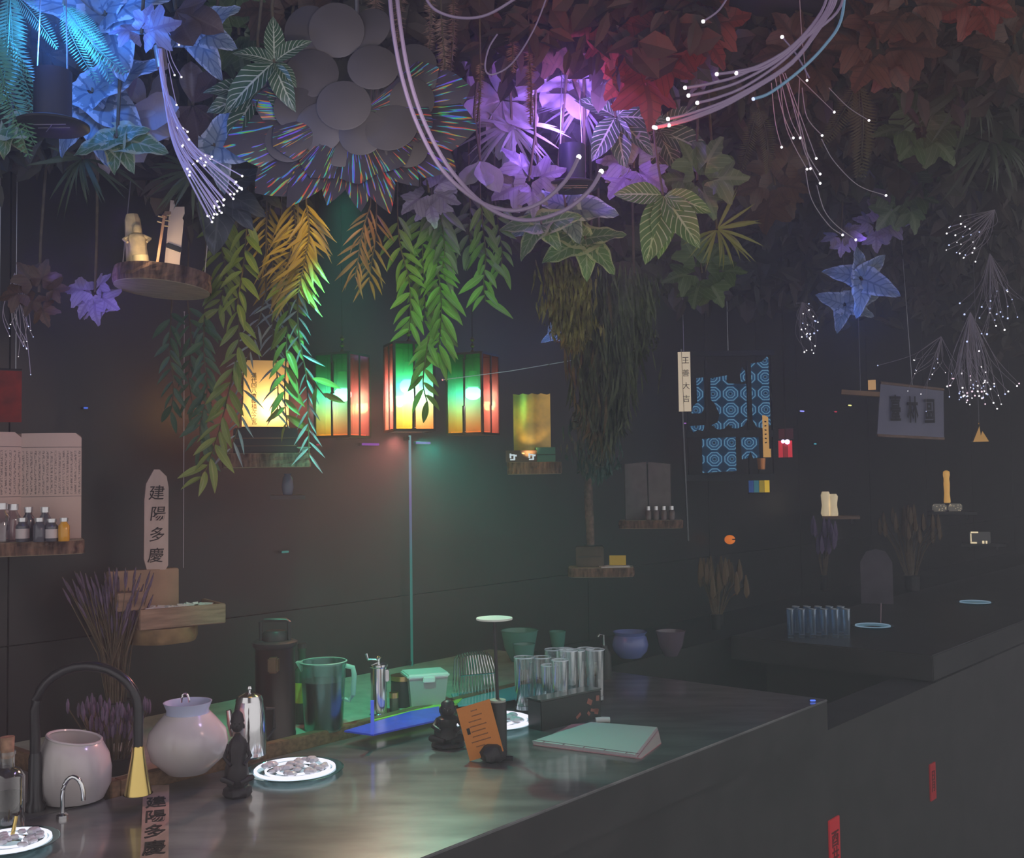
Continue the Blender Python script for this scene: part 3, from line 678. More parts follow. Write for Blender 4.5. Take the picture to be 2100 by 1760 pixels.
th = MB(); th.tube([A - c + nv * .012 + Vector((0, 0, .0094)), B - c + nv * .012 + Vector((0, 0, .0094))], .0007, 5)
for i in range(5):
    q = A - c + dv * (.1 + .2 * i); th.tube([q + Vector((0, 0, .0094)), q + nv * .012 + Vector((0, 0, .0094))], .0007, 5)
th.build('stitching', mat('stitch thread', (.25, .10, .13), .8), t)
# written slat put in for the tablet's reflection in the counter
A, B, Cp, Dp = PZ(290, 1756, TOP), PZ(345, 1756, TOP), PZ(346, 1615, TOP), PZ(294, 1615, TOP)
A, B = PZ(286, 1800, TOP), PZ(345, 1800, TOP)
c = (A + B + Cp + Dp) / 4; t = thing('tablet_reflection', 'pale written slat standing in for the tablet reflection at bottom left', 'wooden tablet', c)
ms = mat('pale slat', (.52, .36, .30), .7, var=.25, scale=9, stretch=(6, 1, 1))
MB().prism([L(A), L(B), L(Cp + Vector((0, .004, 0))), L(Dp)], 0, .004, True).build('slat', ms, t, False)
o = lettering(t, '建陽多慶', .040, (0, 0, .0046), m_black, gap=1.15, mirror=False, off=.0003)
o.rotation_euler = (0, 0, math.atan2((Cp - B).y, (Cp - B).x) - math.pi / 2); o.scale = (1, 2.0, 1)
# dim things behind
def bowl(label, px, py, wpx, hpx, m, name='glass_bowl', n=1, z=SHELF):
    c = PZ(px, py, z); D = c.y; r = M(wpx, D) / 2; h = M(hpx, D)
    t = thing(name, label, 'bowl', c)
    MB().lathe([(r * .45, 0), (r * .5, .003), (r * .82, h * .45), (r, h), (r * .96, h), (r * .78, h * .45), (r * .4, .008), (0, .008)], 28).build('bowl', m, t)
    MB().lathe([(r * .98, h * .99), (r * 1.03, h), (r * .98, h * 1.02)], 28, close=False).build('rim', m, t)
m_gb = mat('green bowl', (.10, .32, .26), .2, spec=.6); m_bb = mat('blue bowl', (.16, .20, .5), .25, spec=.6)
bowl('green tinted bowl on the shelf behind the tall glasses', 1066, 1356, 76, 62, m_gb)
bowl('ribbed green cup standing before the green bowl', 1075, 1372, 46, 50, mat('ribbed cup', (.12, .36, .3), .15, spec=.7), 'ribbed_cup')
bowl('small green cup farther right behind the tall glasses', 1144, 1342, 34, 46, m_gb, 'small_cup')
c = PZ(1293, 1348, SHELF); r = M(37, c.y); h = M(52, c.y)
t = thing('blue_pot', 'rounded blue pot behind the right end of the glasses', 'pot', c)
MB().lathe([(r * .6, 0), (r * .92, h * .25), (r, h * .5), (r * .9, h * .78), (r * .8, h * .86), (r * .74, h * .86), (r * .6, .01), (0, .01)], 28).build('body', m_bb, t)
MB().lathe([(r * .8, h * .86), (r * .95, h), (r * .88, h), (r * .72, h * .86)], 28, close=False).build('rim', m_bb, t)
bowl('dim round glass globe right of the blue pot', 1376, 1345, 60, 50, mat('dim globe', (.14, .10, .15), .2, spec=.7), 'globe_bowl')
c = PZ(1240, 1392, SHELF); D = c.y; h = M(90, D)
t = thing('pump_bottle', 'dark pump bottle right of the tall glasses', 'bottle', c)
MB().lathe([(.022, 0), (.022, h * .55), (.01, h * .68), (.01, h * .74)], 20).build('body', m_blackp, t)
MB().tube([(0, 0, h * .74), (0, 0, h * .98), (-.012, 0, h), (-.018, 0, h * .94)], .003, 6).build('pump', m_chrome, t)
# small round things near sink
c = PZ(232, 1606, TOP); D = c.y
t = thing('purple_pot', 'small dark pot holding a clump of purple lavender by the tap', 'potted plant', c)
MB().lathe([(.032, 0), (.042, .05), (.044, .055), (.036, .055), (0, .05)], 20).build('pot', m_blackp, t)
lv = mat('lavender flower', (.17, .12, .20), .8, var=.4, scale=60); stm = mat('dry stem', (.16, .12, .075), .85, var=.4, scale=40)
rng = random.Random(8)
for i in range(80):
    a = rng.uniform(0, 6.28); q = .035 * math.sqrt(rng.random()); hh = rng.uniform(.05, .115); l_ = rng.uniform(.2, .5)
    b = Vector((q * math.cos(a), q * math.sin(a), .05)); e = b + Vector((math.cos(a) * l_ * hh, math.sin(a) * l_ * hh, hh))
    MB().tube([b, (b + e) / 2 + Vector((0, 0, .01)), e], .0012, 4).build('stem', stm, t)
    MB().lathe([(.001, 0), (.003, .006), (.0034, .02), (.001, .03)], 6, e - Vector((0, 0, .012)), wob=.4).build('flower_spike', lv, t)
c = PZ(205, 1560, TOP) + Vector((0, .10, 0)); D = c.y
t = thing('dried_lavender', 'tall bunch of dried lavender leaning behind the black tap', 'dried flowers', c)
MB().lathe([(.03, 0), (.036, .03), (.03, .11), (.034, .115), (.026, .11), (0, .10)], 20).build('vase', m_blackp, t)
zt = P(205, 1180, D).z - c.z
for i in range(130):
    a = rng.uniform(0, 6.28); q = .02 * math.sqrt(rng.random()); hh = zt * rng.uniform(.72, 1.05) - .1; sp = rng.uniform(-.50, .36)
    b = Vector((q * math.cos(a), q * math.sin(a), .1)); e = b + Vector((sp * hh * .75, rng.uniform(-.12, .12) * hh, hh))
    md = (b * .55 + e * .45) + Vector((-sp * .05, 0, .0))
    MB().tube([b, md, e], .0013, 4).build('stem', stm, t)
    d = (e - md).normalized()
    pts = [e - d * .045, e - d * .03, e - d * .015, e]
    MB().tube(pts, [.001, .0030, .0026, .0008], 6).build('flower_spike', lv, t)
# ------------------------------------------------------------------ shelves on the back wall
m_bark = mat('bark', (.24, .14, .10), .9, color2=(.05, .028, .026), scale=30, bump=.9, stretch=(3, 3, .6))
m_cut = mat('cut wood', (.50, .42, .28), .7, var=.3, scale=18, stretch=(1, 6, 1))
m_paper = mat('aged paper', (.62, .46, .40), .85, var=.18, scale=7)
m_board = mat('pale board', (.60, .45, .40), .75, var=.15, scale=9, stretch=(5, 1, 1))
m_oak = mat('weathered oak', (.36, .23, .16), .75, var=.45, scale=12, stretch=(1, 8, 8), bump=.3)
def bark_slab(label, pxl, pxr, py_top, py_bot, D, depth, seed, rz=None, tilt=0.0, cords=False, half=True, to_wall=True):
    cpx = (pxl + pxr) / 2; c = P(cpx, py_bot, D); h = M(py_bot - py_top, D); w = M(pxr - pxl, D)
    root = thing('bark_shelf', label, 'shelf', c, 0, None, rot=(0, tilt, face(c) if rz is None else rz)); rng = random.Random(seed)
    n = 36; rings = []; out = []
    for i in range(n):
        a = 2 * math.pi * i / n; x = math.cos(a) * w / 2; y = math.sin(a) * depth / 2 + depth / 2
        if half: x = max(-w / 2, min(w / 2, x * 1.25)); y = max(0, min(depth, (y - depth / 2) * 1.25 + depth / 2))
        out.append((x, y))
    bm = MB(); vs = []; fs = []; ks = 5
    for k in range(ks):
        for (x, y) in out:
            g = 1 + rng.uniform(-.025, .03) * (1 if 0 < k < ks - 1 else .4)
            vs.append((x * g, (y - depth / 2) * g + depth / 2, h * k / (ks - 1)))
    for k in range(ks - 1):
        for j in range(n):
            q = (j + 1) % n; fs.append((k * n + j, k * n + q, (k + 1) * n + q, (k + 1) * n + j))
    bm.add(vs, fs); bm.build('bark', m_bark, root, False)
    MB().prism([(x * .985, (y - depth / 2) * .985 + depth / 2) for x, y in out], -.001, .001, True).build('underside', m_cut, root, False).location = (0, 0, .0)
    MB().prism([(x * .985, (y - depth / 2) * .985 + depth / 2) for x, y in out], -.001, .001, True).build('top', m_cut, root, False).location = (0, 0, h - .0005)
    if cords:
        for x, y in ((-w * .42, depth * .5), (w * .42, depth * .5)):
            MB().tube([(x, y, h), (x, y, 2.78 - c.z)], .0012, 5).build('cord', m_wire, root)
    if to_wall:
        for x in (-w * .3, w * .3):
            MB().box((x, depth + .03, h * .5), (.02, .12, .012)).build('bracket', m_blackp, root)
    return root, c, h
# --- left shelf with open book and little bottles
D = 2.36
sh, c, h = bark_slab('bark edged shelf at far left under the open old book', -70, 166, 1113, 1140, D, .16, 1)
zt = c.z + h
bk = P(75, 1112, D + .1); bk.z = zt + .001
t = thing('open_old_book', 'open old book of printed pages standing behind little bottles', 'book', bk, face(bk))
m = bpy.data.materials.new('printed page'); n, l = nodes_of(m); b = n['Principled BSDF']; b.inputs['Roughness'].default_value = .85
tcn = n.new('ShaderNodeTexCoord'); sx = n.new('ShaderNodeSeparateXYZ'); l.new(tcn.outputs['Generated'], sx.inputs[0])
def mth(op, a, c2=None):
    q = n.new('ShaderNodeMath'); q.operation = op
    for i, z in enumerate((a, c2)):
        if z is None: continue
        if isinstance(z, (int, float)): q.inputs[i].default_value = z
        else: l.new(z, q.inputs[i])
    return q.outputs[0]
colf = mth('LESS_THAN', mth('ABSOLUTE', mth('SUBTRACT', mth('FRACT', mth('MULTIPLY', sx.outputs[0], 15)), .5)), .27)
mp = n.new('ShaderNodeMapping'); mp.inputs['Scale'].default_value = (150, 1, 230); l.new(tcn.outputs['Object'], mp.inputs[0])
nz = n.new('ShaderNodeTexNoise'); nz.inputs['Scale'].default_value = 1.6; l.new(mp.outputs[0], nz.inputs['Vector'])
ink = mth('GREATER_THAN', nz.outputs['Fac'], .5)
band = mth('MULTIPLY', mth('GREATER_THAN', sx.outputs[2], .42), mth('LESS_THAN', sx.outputs[2], .83))
rules = mth('MAXIMUM', mth('LESS_THAN', mth('ABSOLUTE', mth('SUBTRACT', sx.outputs[2], .865)), .004), mth('LESS_THAN', mth('ABSOLUTE', mth('SUBTRACT', sx.outputs[2], .40)), .003))
fac = mth('MAXIMUM', mth('MULTIPLY', mth('MULTIPLY', colf, ink), band), rules)
mr = n.new('ShaderNodeMixRGB'); mr.inputs[1].default_value = (.60, .44, .38, 1); mr.inputs[2].default_value = (.10, .08, .08, 1)
l.new(mth('MULTIPLY', fac, .7), mr.inputs[0]); l.new(mr.outputs[0], b.inputs['Base Color'])
m_print = m
ph = M(218, D + .1)
def page(x0, x1, y0, y1, hh, nm):
    vs = []; fs = []; k = 10
    for i in range(k + 1):
        f = i / k; x = x0 + (x1 - x0) * f; y = y0 + (y1 - y0) * f - .012 * math.sin(math.pi * f)
        r = .012 if (f > .92 and x1 > x0) else 0
        for z in (0, hh * .5, hh - r): vs.append((x, y, z))
    for i in range(k):
        for j in range(2): fs.append((i * 3 + j, i * 3 + 3 + j, i * 3 + 4 + j, i * 3 + 1 + j))
    MB().add(vs, fs).build(nm, m_print, t)
x = lambda px: (P(px, 1000, D + .1).x - bk.x)
page(x(46), x(160), .025, -.012, ph, 'page'); page(x(-75), x(46), -.01, .025, ph * 1.01, 'page')
MB().prism([(x(-74), 0), (x(161), 0), (x(161), ph * .97), (x(155), ph * .995), (x(-74), ph)], .03, .036).build('cover', m_oak, t, False)
rng = random.Random(3)
def vial(label, px, py_top, wpx, dd, body, liq=None, lab=None, cap=True):
    D2 = D + dd; c2 = P(px, 1110, D2); c2.z = zt + .001; r = M(wpx, D2) / 2; hh = P(px, py_top, D2).z - c2.z
    v = thing('glass_vial', label, 'bottle', c2, 0, 'little bottles on the left bark shelf')
    MB().lathe([(r * .9, 0), (r, .002), (r, hh * .66), (r * .6, hh * .78), (r * .55, hh * .86)], 18).build('body', body, v)
    MB().lathe([(r * .72, hh * .84), (r * .74, hh), (0, hh)], 16).build('cap', mat('alu cap', (.7, .7, .72), .3, .9), v)
    if lab: MB().lathe([(r * 1.02, hh * .15), (r * 1.02, hh * .55)], 18, close=False).build('label', lab, v)
m_vg = mat('vial glass', (.10, .10, .13), .12, spec=.7); m_lab = mat('white label', (.62, .55, .56), .7)
m_am = mat('amber oil', (.75, .36, .03), .15, spec=.6); m_pw = glass('large jar glass', (.75, .7, .75), (1, 1, 1), .08, .6)
vial('big clear jar at the far left end of the bark shelf', 2, 1032, 34, .0, m_pw)
vial('second clear jar beside the dark labelled vials', 26, 1034, 30, .03, m_pw)
vial('dark vial in back with tall silver cap, left of two', 58, 1040, 24, .045, m_vg)
vial('dark vial in back with tall silver cap, right of two', 92, 1040, 24, .045, m_vg)
vial('front vial with narrow white label, left one', 46, 1062, 26, .005, m_vg, lab=m_lab)
vial('front vial of plain dark glass in the middle', 80, 1062, 24, .0, m_vg)
vial('front vial with broad white label beside amber vial', 106, 1064, 26, .01, m_vg, lab=m_lab)
vial('amber oil vial at the right end of the row', 131, 1062, 22, .012, m_am)
# --- brush-written tablet and its wooden box shelf
D = 2.62
c = P(310, 1318, D); bx = thing('box_shelf', 'rough wooden box shelf with pale back board below the tablet', 'shelf', c, face(c, R(16)))
w = M(175, D)
hh = M(40, D)
q0 = P(355, 1284, D).z - c.z
MB().box((.06, .02, q0 + hh * .06), (w, .15, .006)).build('base_board', m_oak, bx, False)
MB().box((.06, -.055, q0 + hh * .5), (w, .012, hh * 1.0), bev=.002).build('front_board', m_oak, bx, False)
for s in (-1, 1): MB().box((.06 + s * (w / 2 - .006), .02, q0 + hh * .5), (.012, .14, hh), bev=.002).build('side_board', m_oak, bx, False)
zb0 = P(320, 1246, D).z - c.z; zb1 = P(320, 1172, D).z - c.z
MB().box((-.0, .07, (zb0 + zb1) / 2 - .01), (M(142, D), .03, zb1 - zb0 + .02), bev=.002).build('back_board', mat('beige plank', (.52, .33, .22), .75, var=.35, scale=9), bx, False)
MB().box((-.06, -.02, P(265, 1228, D).z - c.z), (M(52, D), .05, M(36, D)), bev=.002).build('block', m_oak, bx, False)
MB().lathe([(M(70, D), 0), (M(74, D), .01), (M(74, D), q0 - .002), (0, q0 - .002)], 24, (.03, .02, 0), wob=.08).build('round_foot', mat('mossy log', (.30, .20, .10), .85, var=.5, scale=25, bump=.5), bx)
for i in range(16):
    MB().box((.06 - w / 2 + .03 + (w - .06) * i / 15, -.02 + rng.uniform(-.02, .03), q0 + hh * .95), (.014, .02, .006), rng.uniform(0, 3), rng.uniform(-.4, .4)).build('crumpled_paper', mat('white paper', (.7, .66, .66), .8), bx, False)
MB().box((.03, .15, q0 + .02), (.05, .16, .02)).build('bracket', m_blackp, bx, False)
c2 = P(320, 1172, D + .07)
t = thing('brush_tablet', 'pale standing tablet with four large brush characters', 'wooden tablet', c2 + Vector((0, .0, .001)), face(c2, R(8)))
hB = M(207, D + .07); wB = M(47, D + .07) / 2
MB().prism([(-wB * .75, 0), (wB * .7, 0), (wB * .98, hB * .05), (wB * 1.02, hB * .82), (wB * .85, hB * .93), (wB * .25, hB), (-wB * .2, hB), (-wB * .85, hB * .86), (-wB * 1.0, hB * .7), (-wB * 1.02, hB * .12)], -.006, .006).build('board', m_board, t, False)
for i, ch in enumerate('建陽多慶'):
    o = lettering(t, ch, wB * 1.35, ((-.001, .002, 0, -.003)[i], -.0066, hB * (.76 - .205 * i)), m_black, off=.0002, shear=.12, name='brush_character')
# --- upper left hung bark slab with carved pieces
D = 2.3
sh, c, h = bark_slab('hanging bark slab at upper left seen from below', 222, 424, 536, 572, D, .20, 2, cords=True, to_wall=False, half=False)
sh.rotation_euler = (R(-3), R(4.5), face(c, R(-6)))
zt = c.z + h
m_ivory = mat('ivory carving', (.72, .58, .34), .55, var=.3, scale=50, bump=.6)
c2 = P(286, 548, D + .08); c2.z = zt + .004; hh = P(280, 437, D + .08).z - c2.z; r = M(21, D + .08)
t = thing('ivory_figure', 'pale carved standing figure on the hung bark slab', 'figurine', c2, 0, rot=(0, R(-5), face(c2)))
MB().lathe([(r * 1.05, 0), (r, hh * .06), (r * .92, hh * .35), (r * .98, hh * .5), (r * .8, hh * .58), (r * .45, hh * .62)], 16, wob=.2).build('robe', m_ivory, t)
MB().ball((r * .1, -r * .2, hh * .69), r * .45, 12, (1, 1, 1.25)).build('head', m_ivory, t)
MB().lathe([(r * .95, hh * .0), (r * .9, hh * .5), (r * .8, hh * .9), (r * .6, hh), (0, hh)], 10, (-r * .25, r * .7, 0), wob=.2).build('backing_stone', m_ivory, t)
for s in (-1, 1): MB().tube([(s * r * .6, -r * .2, hh * .56), (s * r * 1.2, -r * .4, hh * .5), (s * r * .9, -r * .8, hh * .43)], [r * .22, r * .2, r * .12], 7).build('sleeve', m_ivory, t)
MB().lathe([(r * .78, 0.002), (r * .78, hh * .19), (r * .7, hh * .2)], 14, (r * .15, -r * .55, 0)).build('plinth', mat('cream block', (.85, .72, .42), .5), t)
c3 = P(352, 552, D + .06); c3.z = zt - .003; hs = P(360, 412, D + .06).z - c3.z; ws = M(30, D + .06)
t = thing('white_slab', 'upright white slab lit warm on the hung bark slab', 'tablet', c3, 0, rot=(0, R(4.5), face(c3)))
sb = MB().prism([(-ws / 2, 0), (ws / 2, 0), (ws * .53, hs * .72), (ws * .42, hs * .76), (ws * .55, hs * .83), (ws * .5, hs * .93), (-ws * .1, hs * .91), (-ws * .22, hs * 1.0), (-ws * .45, hs)], -.004, .004)
sb.build('slab', mat('warm white slab', (.86, .68, .58), .6), t, False)
MB().box((ws * .05, -.008, hs * .30), (ws * 1.1, .008, .011), ry=R(14), bev=.002).build('strap', m_blackp, t)
c4 = P(322, 548, D + .03); c4.z = zt; hs = P(340, 430, D + .03).z - c4.z
t = thing('slim_lute', 'slim brown stringed neck leaning beside the white slab', 'instrument', c4, 0, rot=(0, R(8), face(c4)))
MB().box((0, 0, hs * .45), (.0055, .005, hs * .9)).build('neck', mat('lute wood', (.42, .24, .15), .5), t, False)
MB().tube([(0, 0, hs * .88), (.003, .004, hs * .97), (.012, .006, hs)], [.006, .005, .003], 8).build('head', MATS['lute wood'], t)
for i in range(5):
    s = -1 if i % 2 else 1
    MB().tube([(0, 0, hs * (.72 + .05 * i)), (s * .013, 0, hs * (.73 + .05 * i))], .0015, 5).build('tuning_peg', m_ivory, t)
lamp('slab_lamp_light', 'POINT', c3 + Vector((-.03, -.06, .03)), .22, (1, .72, .42), .015)
# --- shelf with glowing paper lamp
D = 2.72
sh, c, h = bark_slab('bark edged shelf under the glowing paper lamp', 458, 637, 930, 958, D, .16, 4)
zt = c.z + h
c2 = P(545, 930, D + .09); c2.z = zt + .001
t = thing('black_stand', 'low black wooden stand under the glowing paper lamp', 'stand', c2, face(c2))
w = M(128, D + .07); hh = M(52, D + .07)
MB().box((0, 0, hh * .5), (w, .09, hh), bev=.003).build('body', m_blackp, t)
for z in (.3, .6): MB().box((0, -.046, hh * z), (w * .96, .003, .002)).build('groove', m_wood, t, False)
c3 = P(543, 880, D + .09); c3.z = zt + hh + .0025
t = thing('paper_lamp', 'glowing cream paper lamp with one written column behind leaves', 'lamp', c3, face(c3, R(6)))
w = M(92, D + .07); hl = P(545, 741, D + .08).z - c3.z
sh_ = translucent('lamp paper', (1.0, .82, .52), .75)
sd = MB(); 
for x0, y0, x1, y1 in ((-w / 2, -.03, w / 2, -.03), (w / 2, -.03, w / 2 * .96, .03), (w / 2 * .96, .03, -w / 2 * .96, .03), (-w / 2 * .96, .03, -w / 2, -.03)):
    sd.add([(x0, y0, 0), (x1, y1, 0), (x1 * .97, y1, hl), (x0 * .97 + .002, y0, hl)], [(0, 1, 2, 3)])
sd.build('shade', sh_, t, False)
MB().box((0, 0, .001), (w * 1.03, .066, .0025)).build('base', m_blackp, t, False)
MB().ball((w * .08, 0, hl * .16), .012, 10).build('bulb', glow('warm bulb', (1, .7, .3), 4), t)
for i, ch in enumerate('漢代四八應轉積次之瓦'):
    lettering(t, ch, w * .125, (-w * .26, -.0310, hl * (.77 - .077 * i)), m_black, name='brush_character', off=.0001)
lamp('paper_lamp_light', 'POINT', c3 + t.matrix_world.to_3x3() @ Vector((w * .08, 0, hl * .28)), .75, (1, .66, .28), .015)
c4 = P(623, 930, D + .05); c4.z = zt + .001
t = thing('teal_dish', 'tiny teal dish at the right end of the lamp shelf', 'dish', c4)
MB().lathe([(.006, 0), (.007, .008), (.018, .014), (.017, .015), (0, .010)], 16).build('dish', mat('teal dish', (.3, .6, .6), .3), t)
MB().lathe([(.008, 0), (.008, .002), (0, .002)], 12).build('foot', m_blackp, t)
# --- right shelf with gold panel
D = 3.55
sh, c, h = bark_slab('bark edged shelf under the gilded panel', 1040, 1152, 948, 972, D, .15, 5)
zt = c.z + h
c2 = P(1092, 940, D + .08); c2.z = zt + .001
t = thing('gilded_screen', 'gilded curved panel half lit beside the right lantern', 'panel', c2, face(c2))
w = M(76, D + .08); hp = P(1090, 808, D + .08).z - c2.z
vs = []; fs = []; k = 12
for i in range(k + 1):
    a = -1.0 + 2.0 * i / k
    for z in (0, hp * .33, hp * .66, hp * (1 - .01 * (i % 3))): vs.append((w / 2 * a, -.03 * math.cos(a * 1.3), z))
for i in range(k):
    for j in range(3): fs.append((i * 4 + j, i * 4 + 4 + j, i * 4 + 5 + j, i * 4 + 1 + j))
MB().add(vs, fs).build('gilded_sheet', mat('gilding', (.72, .46, .12), .38, .55, color2=(.25, .19, .09), scale=12), t)
MB().prism([(-w / 2, 0), (w / 2, 0), (w / 2, hp * .96), (-w / 2, hp * .96)], .0, .006).build('backing', m_oak, t, False)
lamp('gold_panel_light', 'SPOT', c2 + Vector((-.02, -.10, .012)), 1.5, (1, .66, .22), .01, c2 + Vector((0.006, 0, .12)), 70, .7)
c3 = P(1080, 958, D - .0); c3.z = zt + .001
t = thing('label_box', 'dark display box with two white marks on its front', 'box', c3 + Vector((-.01, .03, 0)), face(c3, R(-4)))
w = M(72, D); hh = M(24, D)
MB().box((0, 0, hh / 2), (w, .03, hh), bev=.001).build('body', mat('maroon box', (.06, .03, .03), .5), t)
for x0 in (-.3, .24):
    for dx, dz, a, b in ((-.06, .12, .05, .4), (0, .2, .12, .12), (.05, 0, .05, .42), (0, -.2, .14, .11), (.09, .14, .06, .15)):
        MB().box((w * (x0 + dx), -.0158, hh * (.42 + dz)), (w * a, .0008, hh * b)).build('white_mark', glow('mark white', (.8, .95, 1), .75), t, False)
MB().box((0, -.0158, hh * .75), (w * .08, .0006, hh * .12)).build('small_mark', mat('dim mark', (.5, .35, .3), .6), t, False)
c4 = P(1118, 944, D + .03); c4.z = zt + .001
t = thing('green_carton', 'small dark green carton right of the gilded panel', 'carton', c4, face(c4, R(12)))
MB().box((0, 0, .024), (.062, .04, .048), bev=.001).build('body', mat('green carton', (.05, .16, .13), .5), t)
MB().box((0, -.0205, .024), (.062, .001, .003)).build('band', m_blackp, t, False)
# --- dim book, stick and papers farther along the wall
D = 3.9
sh, c, h = bark_slab('dim shelf with open grey book beyond the moss', 1270, 1400, 1068, 1084, D, .12, 6)
zt = c.z + h; c2 = P(1330, 1072, D + .08); c2.z = zt + .001
t = thing('grey_book', 'open grey book standing on the dim shelf beyond the moss', 'book', c2, face(c2)); w = M(94, D); hp = M(120, D)
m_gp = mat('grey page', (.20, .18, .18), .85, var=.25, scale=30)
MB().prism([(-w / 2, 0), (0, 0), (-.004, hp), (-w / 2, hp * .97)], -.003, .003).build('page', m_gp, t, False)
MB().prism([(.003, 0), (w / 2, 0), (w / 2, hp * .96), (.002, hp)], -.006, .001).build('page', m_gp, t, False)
MB().box((0, .006, hp * .47), (w * 1.04, .004, hp * .98)).build('cover', m_blackp, t, False)
for i in range(4):
    c3 = P(1330 + 16 * i, 1072, D + .03); c3.z = zt + .001
    v = thing('dim_vial', 'dim vial before the grey book, number %s from its left' % ('one', 'two', 'three', 'four')[i], 'bottle', c3, 0, 'vials on the dim shelf')
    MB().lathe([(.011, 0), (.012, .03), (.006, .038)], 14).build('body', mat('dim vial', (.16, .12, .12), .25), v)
    MB().lathe([(.008, .036), (.008, .05), (0, .05)], 12).build('cap', mat('alu cap', (.7, .7, .72), .3, .9), v)
D = 3.7
sh, c, h = bark_slab('dim low shelf holding papers and a tall stick', 1165, 1300, 1166, 1184, D, .13, 8)
zt = c.z + h; c2 = P(1210, 1168, D + .08); c2.z = zt + .001
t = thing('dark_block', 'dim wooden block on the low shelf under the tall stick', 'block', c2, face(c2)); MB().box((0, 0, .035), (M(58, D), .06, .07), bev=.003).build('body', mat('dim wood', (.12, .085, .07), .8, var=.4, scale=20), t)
MB().box((0, -.031, .035), (M(50, D), .002, .003)).build('groove', m_blackp, t, False)
c3 = c2 + Vector((0, 0, .072)); hh = P(1211, 960, D + .08).z - c3.z
t = thing('tall_stick', 'tall mottled stick standing on the dim wooden block', 'stick', c3)
MB().tube([(.004, 0, 0), (.002, 0, hh * .3), (-.002, 0, hh * .7), (.003, 0, hh)], [.014, .016, .016, .012], 10).build('shaft', mat('mottled bark', (.22, .14, .12), .85, var=.6, scale=60, bump=.5), t)
MB().lathe([(.02, 0), (.02, .004), (0, .004)], 14).build('foot', m_blackp, t)
c4 = P(1260, 1168, D + .03); c4.z = zt + .001
t = thing('white_sheet', 'loose white sheet under the yellow card on the dim shelf', 'paper', c4, face(c4)); MB().box((0, 0, .002), (.10, .06, .003), R(10)).build('sheet', MATS['white paper'], t, False)
MB().box((.01, .01, .004), (.08, .045, .002), R(-8)).build('sheet', MATS['white paper'], t, False)
c5 = P(1267, 1166, D + .04); c5.z = zt + .0065
t = thing('yellow_card', 'small yellow card leaning above the white sheet', 'card', c5, face(c5)); MB().box((0, 0, .017), (M(34, D), .003, .034), 0, R(-14)).build('card', mat('yellow card', (.62, .45, .06), .6), t, False)
MB().box((0, .008, .008), (.02, .016, .003), 0, R(40)).build('prop', MATS['yellow card'], t, False)
# --- red panel far left with hanging threads
c = P(18, 866, 2.46)
t = thing('red_hanging', 'dim red lit hanging panel at the left edge', 'panel', c, face(c)); w = M(62, 2.46); hp = M(108, 2.46)
MB().box((-.008, 0, hp / 2), (w, .004, hp)).build('cloth', mat('red cloth', (.24, .02, .012), .8, var=.6, scale=30, emit=.03), t, False)
MB().tube([(-.008 - w / 2, 0, hp), (-.008 + w / 2, 0, hp)], .003, 6).build('rod', m_blackp, t)
for x in (-w * .3, w * .2): MB().tube([(x, 0, hp), (x, .01, 2.78 - c.z)], .0008, 4).build('cord', m_wire, t)
# --- red plaques on the bar front
def plaque(label, px, py0, py1, wpx, seed):
    a = PT(px, py1, 1.33); b = PT(px, py0, 1.33); h = b.z - a.z; D = a.y; w = M(wpx, D) * 1.25
    t = thing('red_plaque', label, 'sign', a - BN * .003, BA, 'red plaques on the bar front')
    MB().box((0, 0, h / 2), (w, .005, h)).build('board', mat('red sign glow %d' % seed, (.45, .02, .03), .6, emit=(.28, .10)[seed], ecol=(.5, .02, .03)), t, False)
    lettering(t, ('酉井', '日月')[seed], w * .75, (0, -.0032, h * .5), mat('dark red ink', (.12, .01, .012), .7), gap=.95, off=.0004)
plaque('larger red plaque on the bar front at the bottom right', 1711, 1676, 1800, 38, 0)
plaque('smaller dim red plaque farther along the bar front', 1912, 1564, 1640, 24, 1)
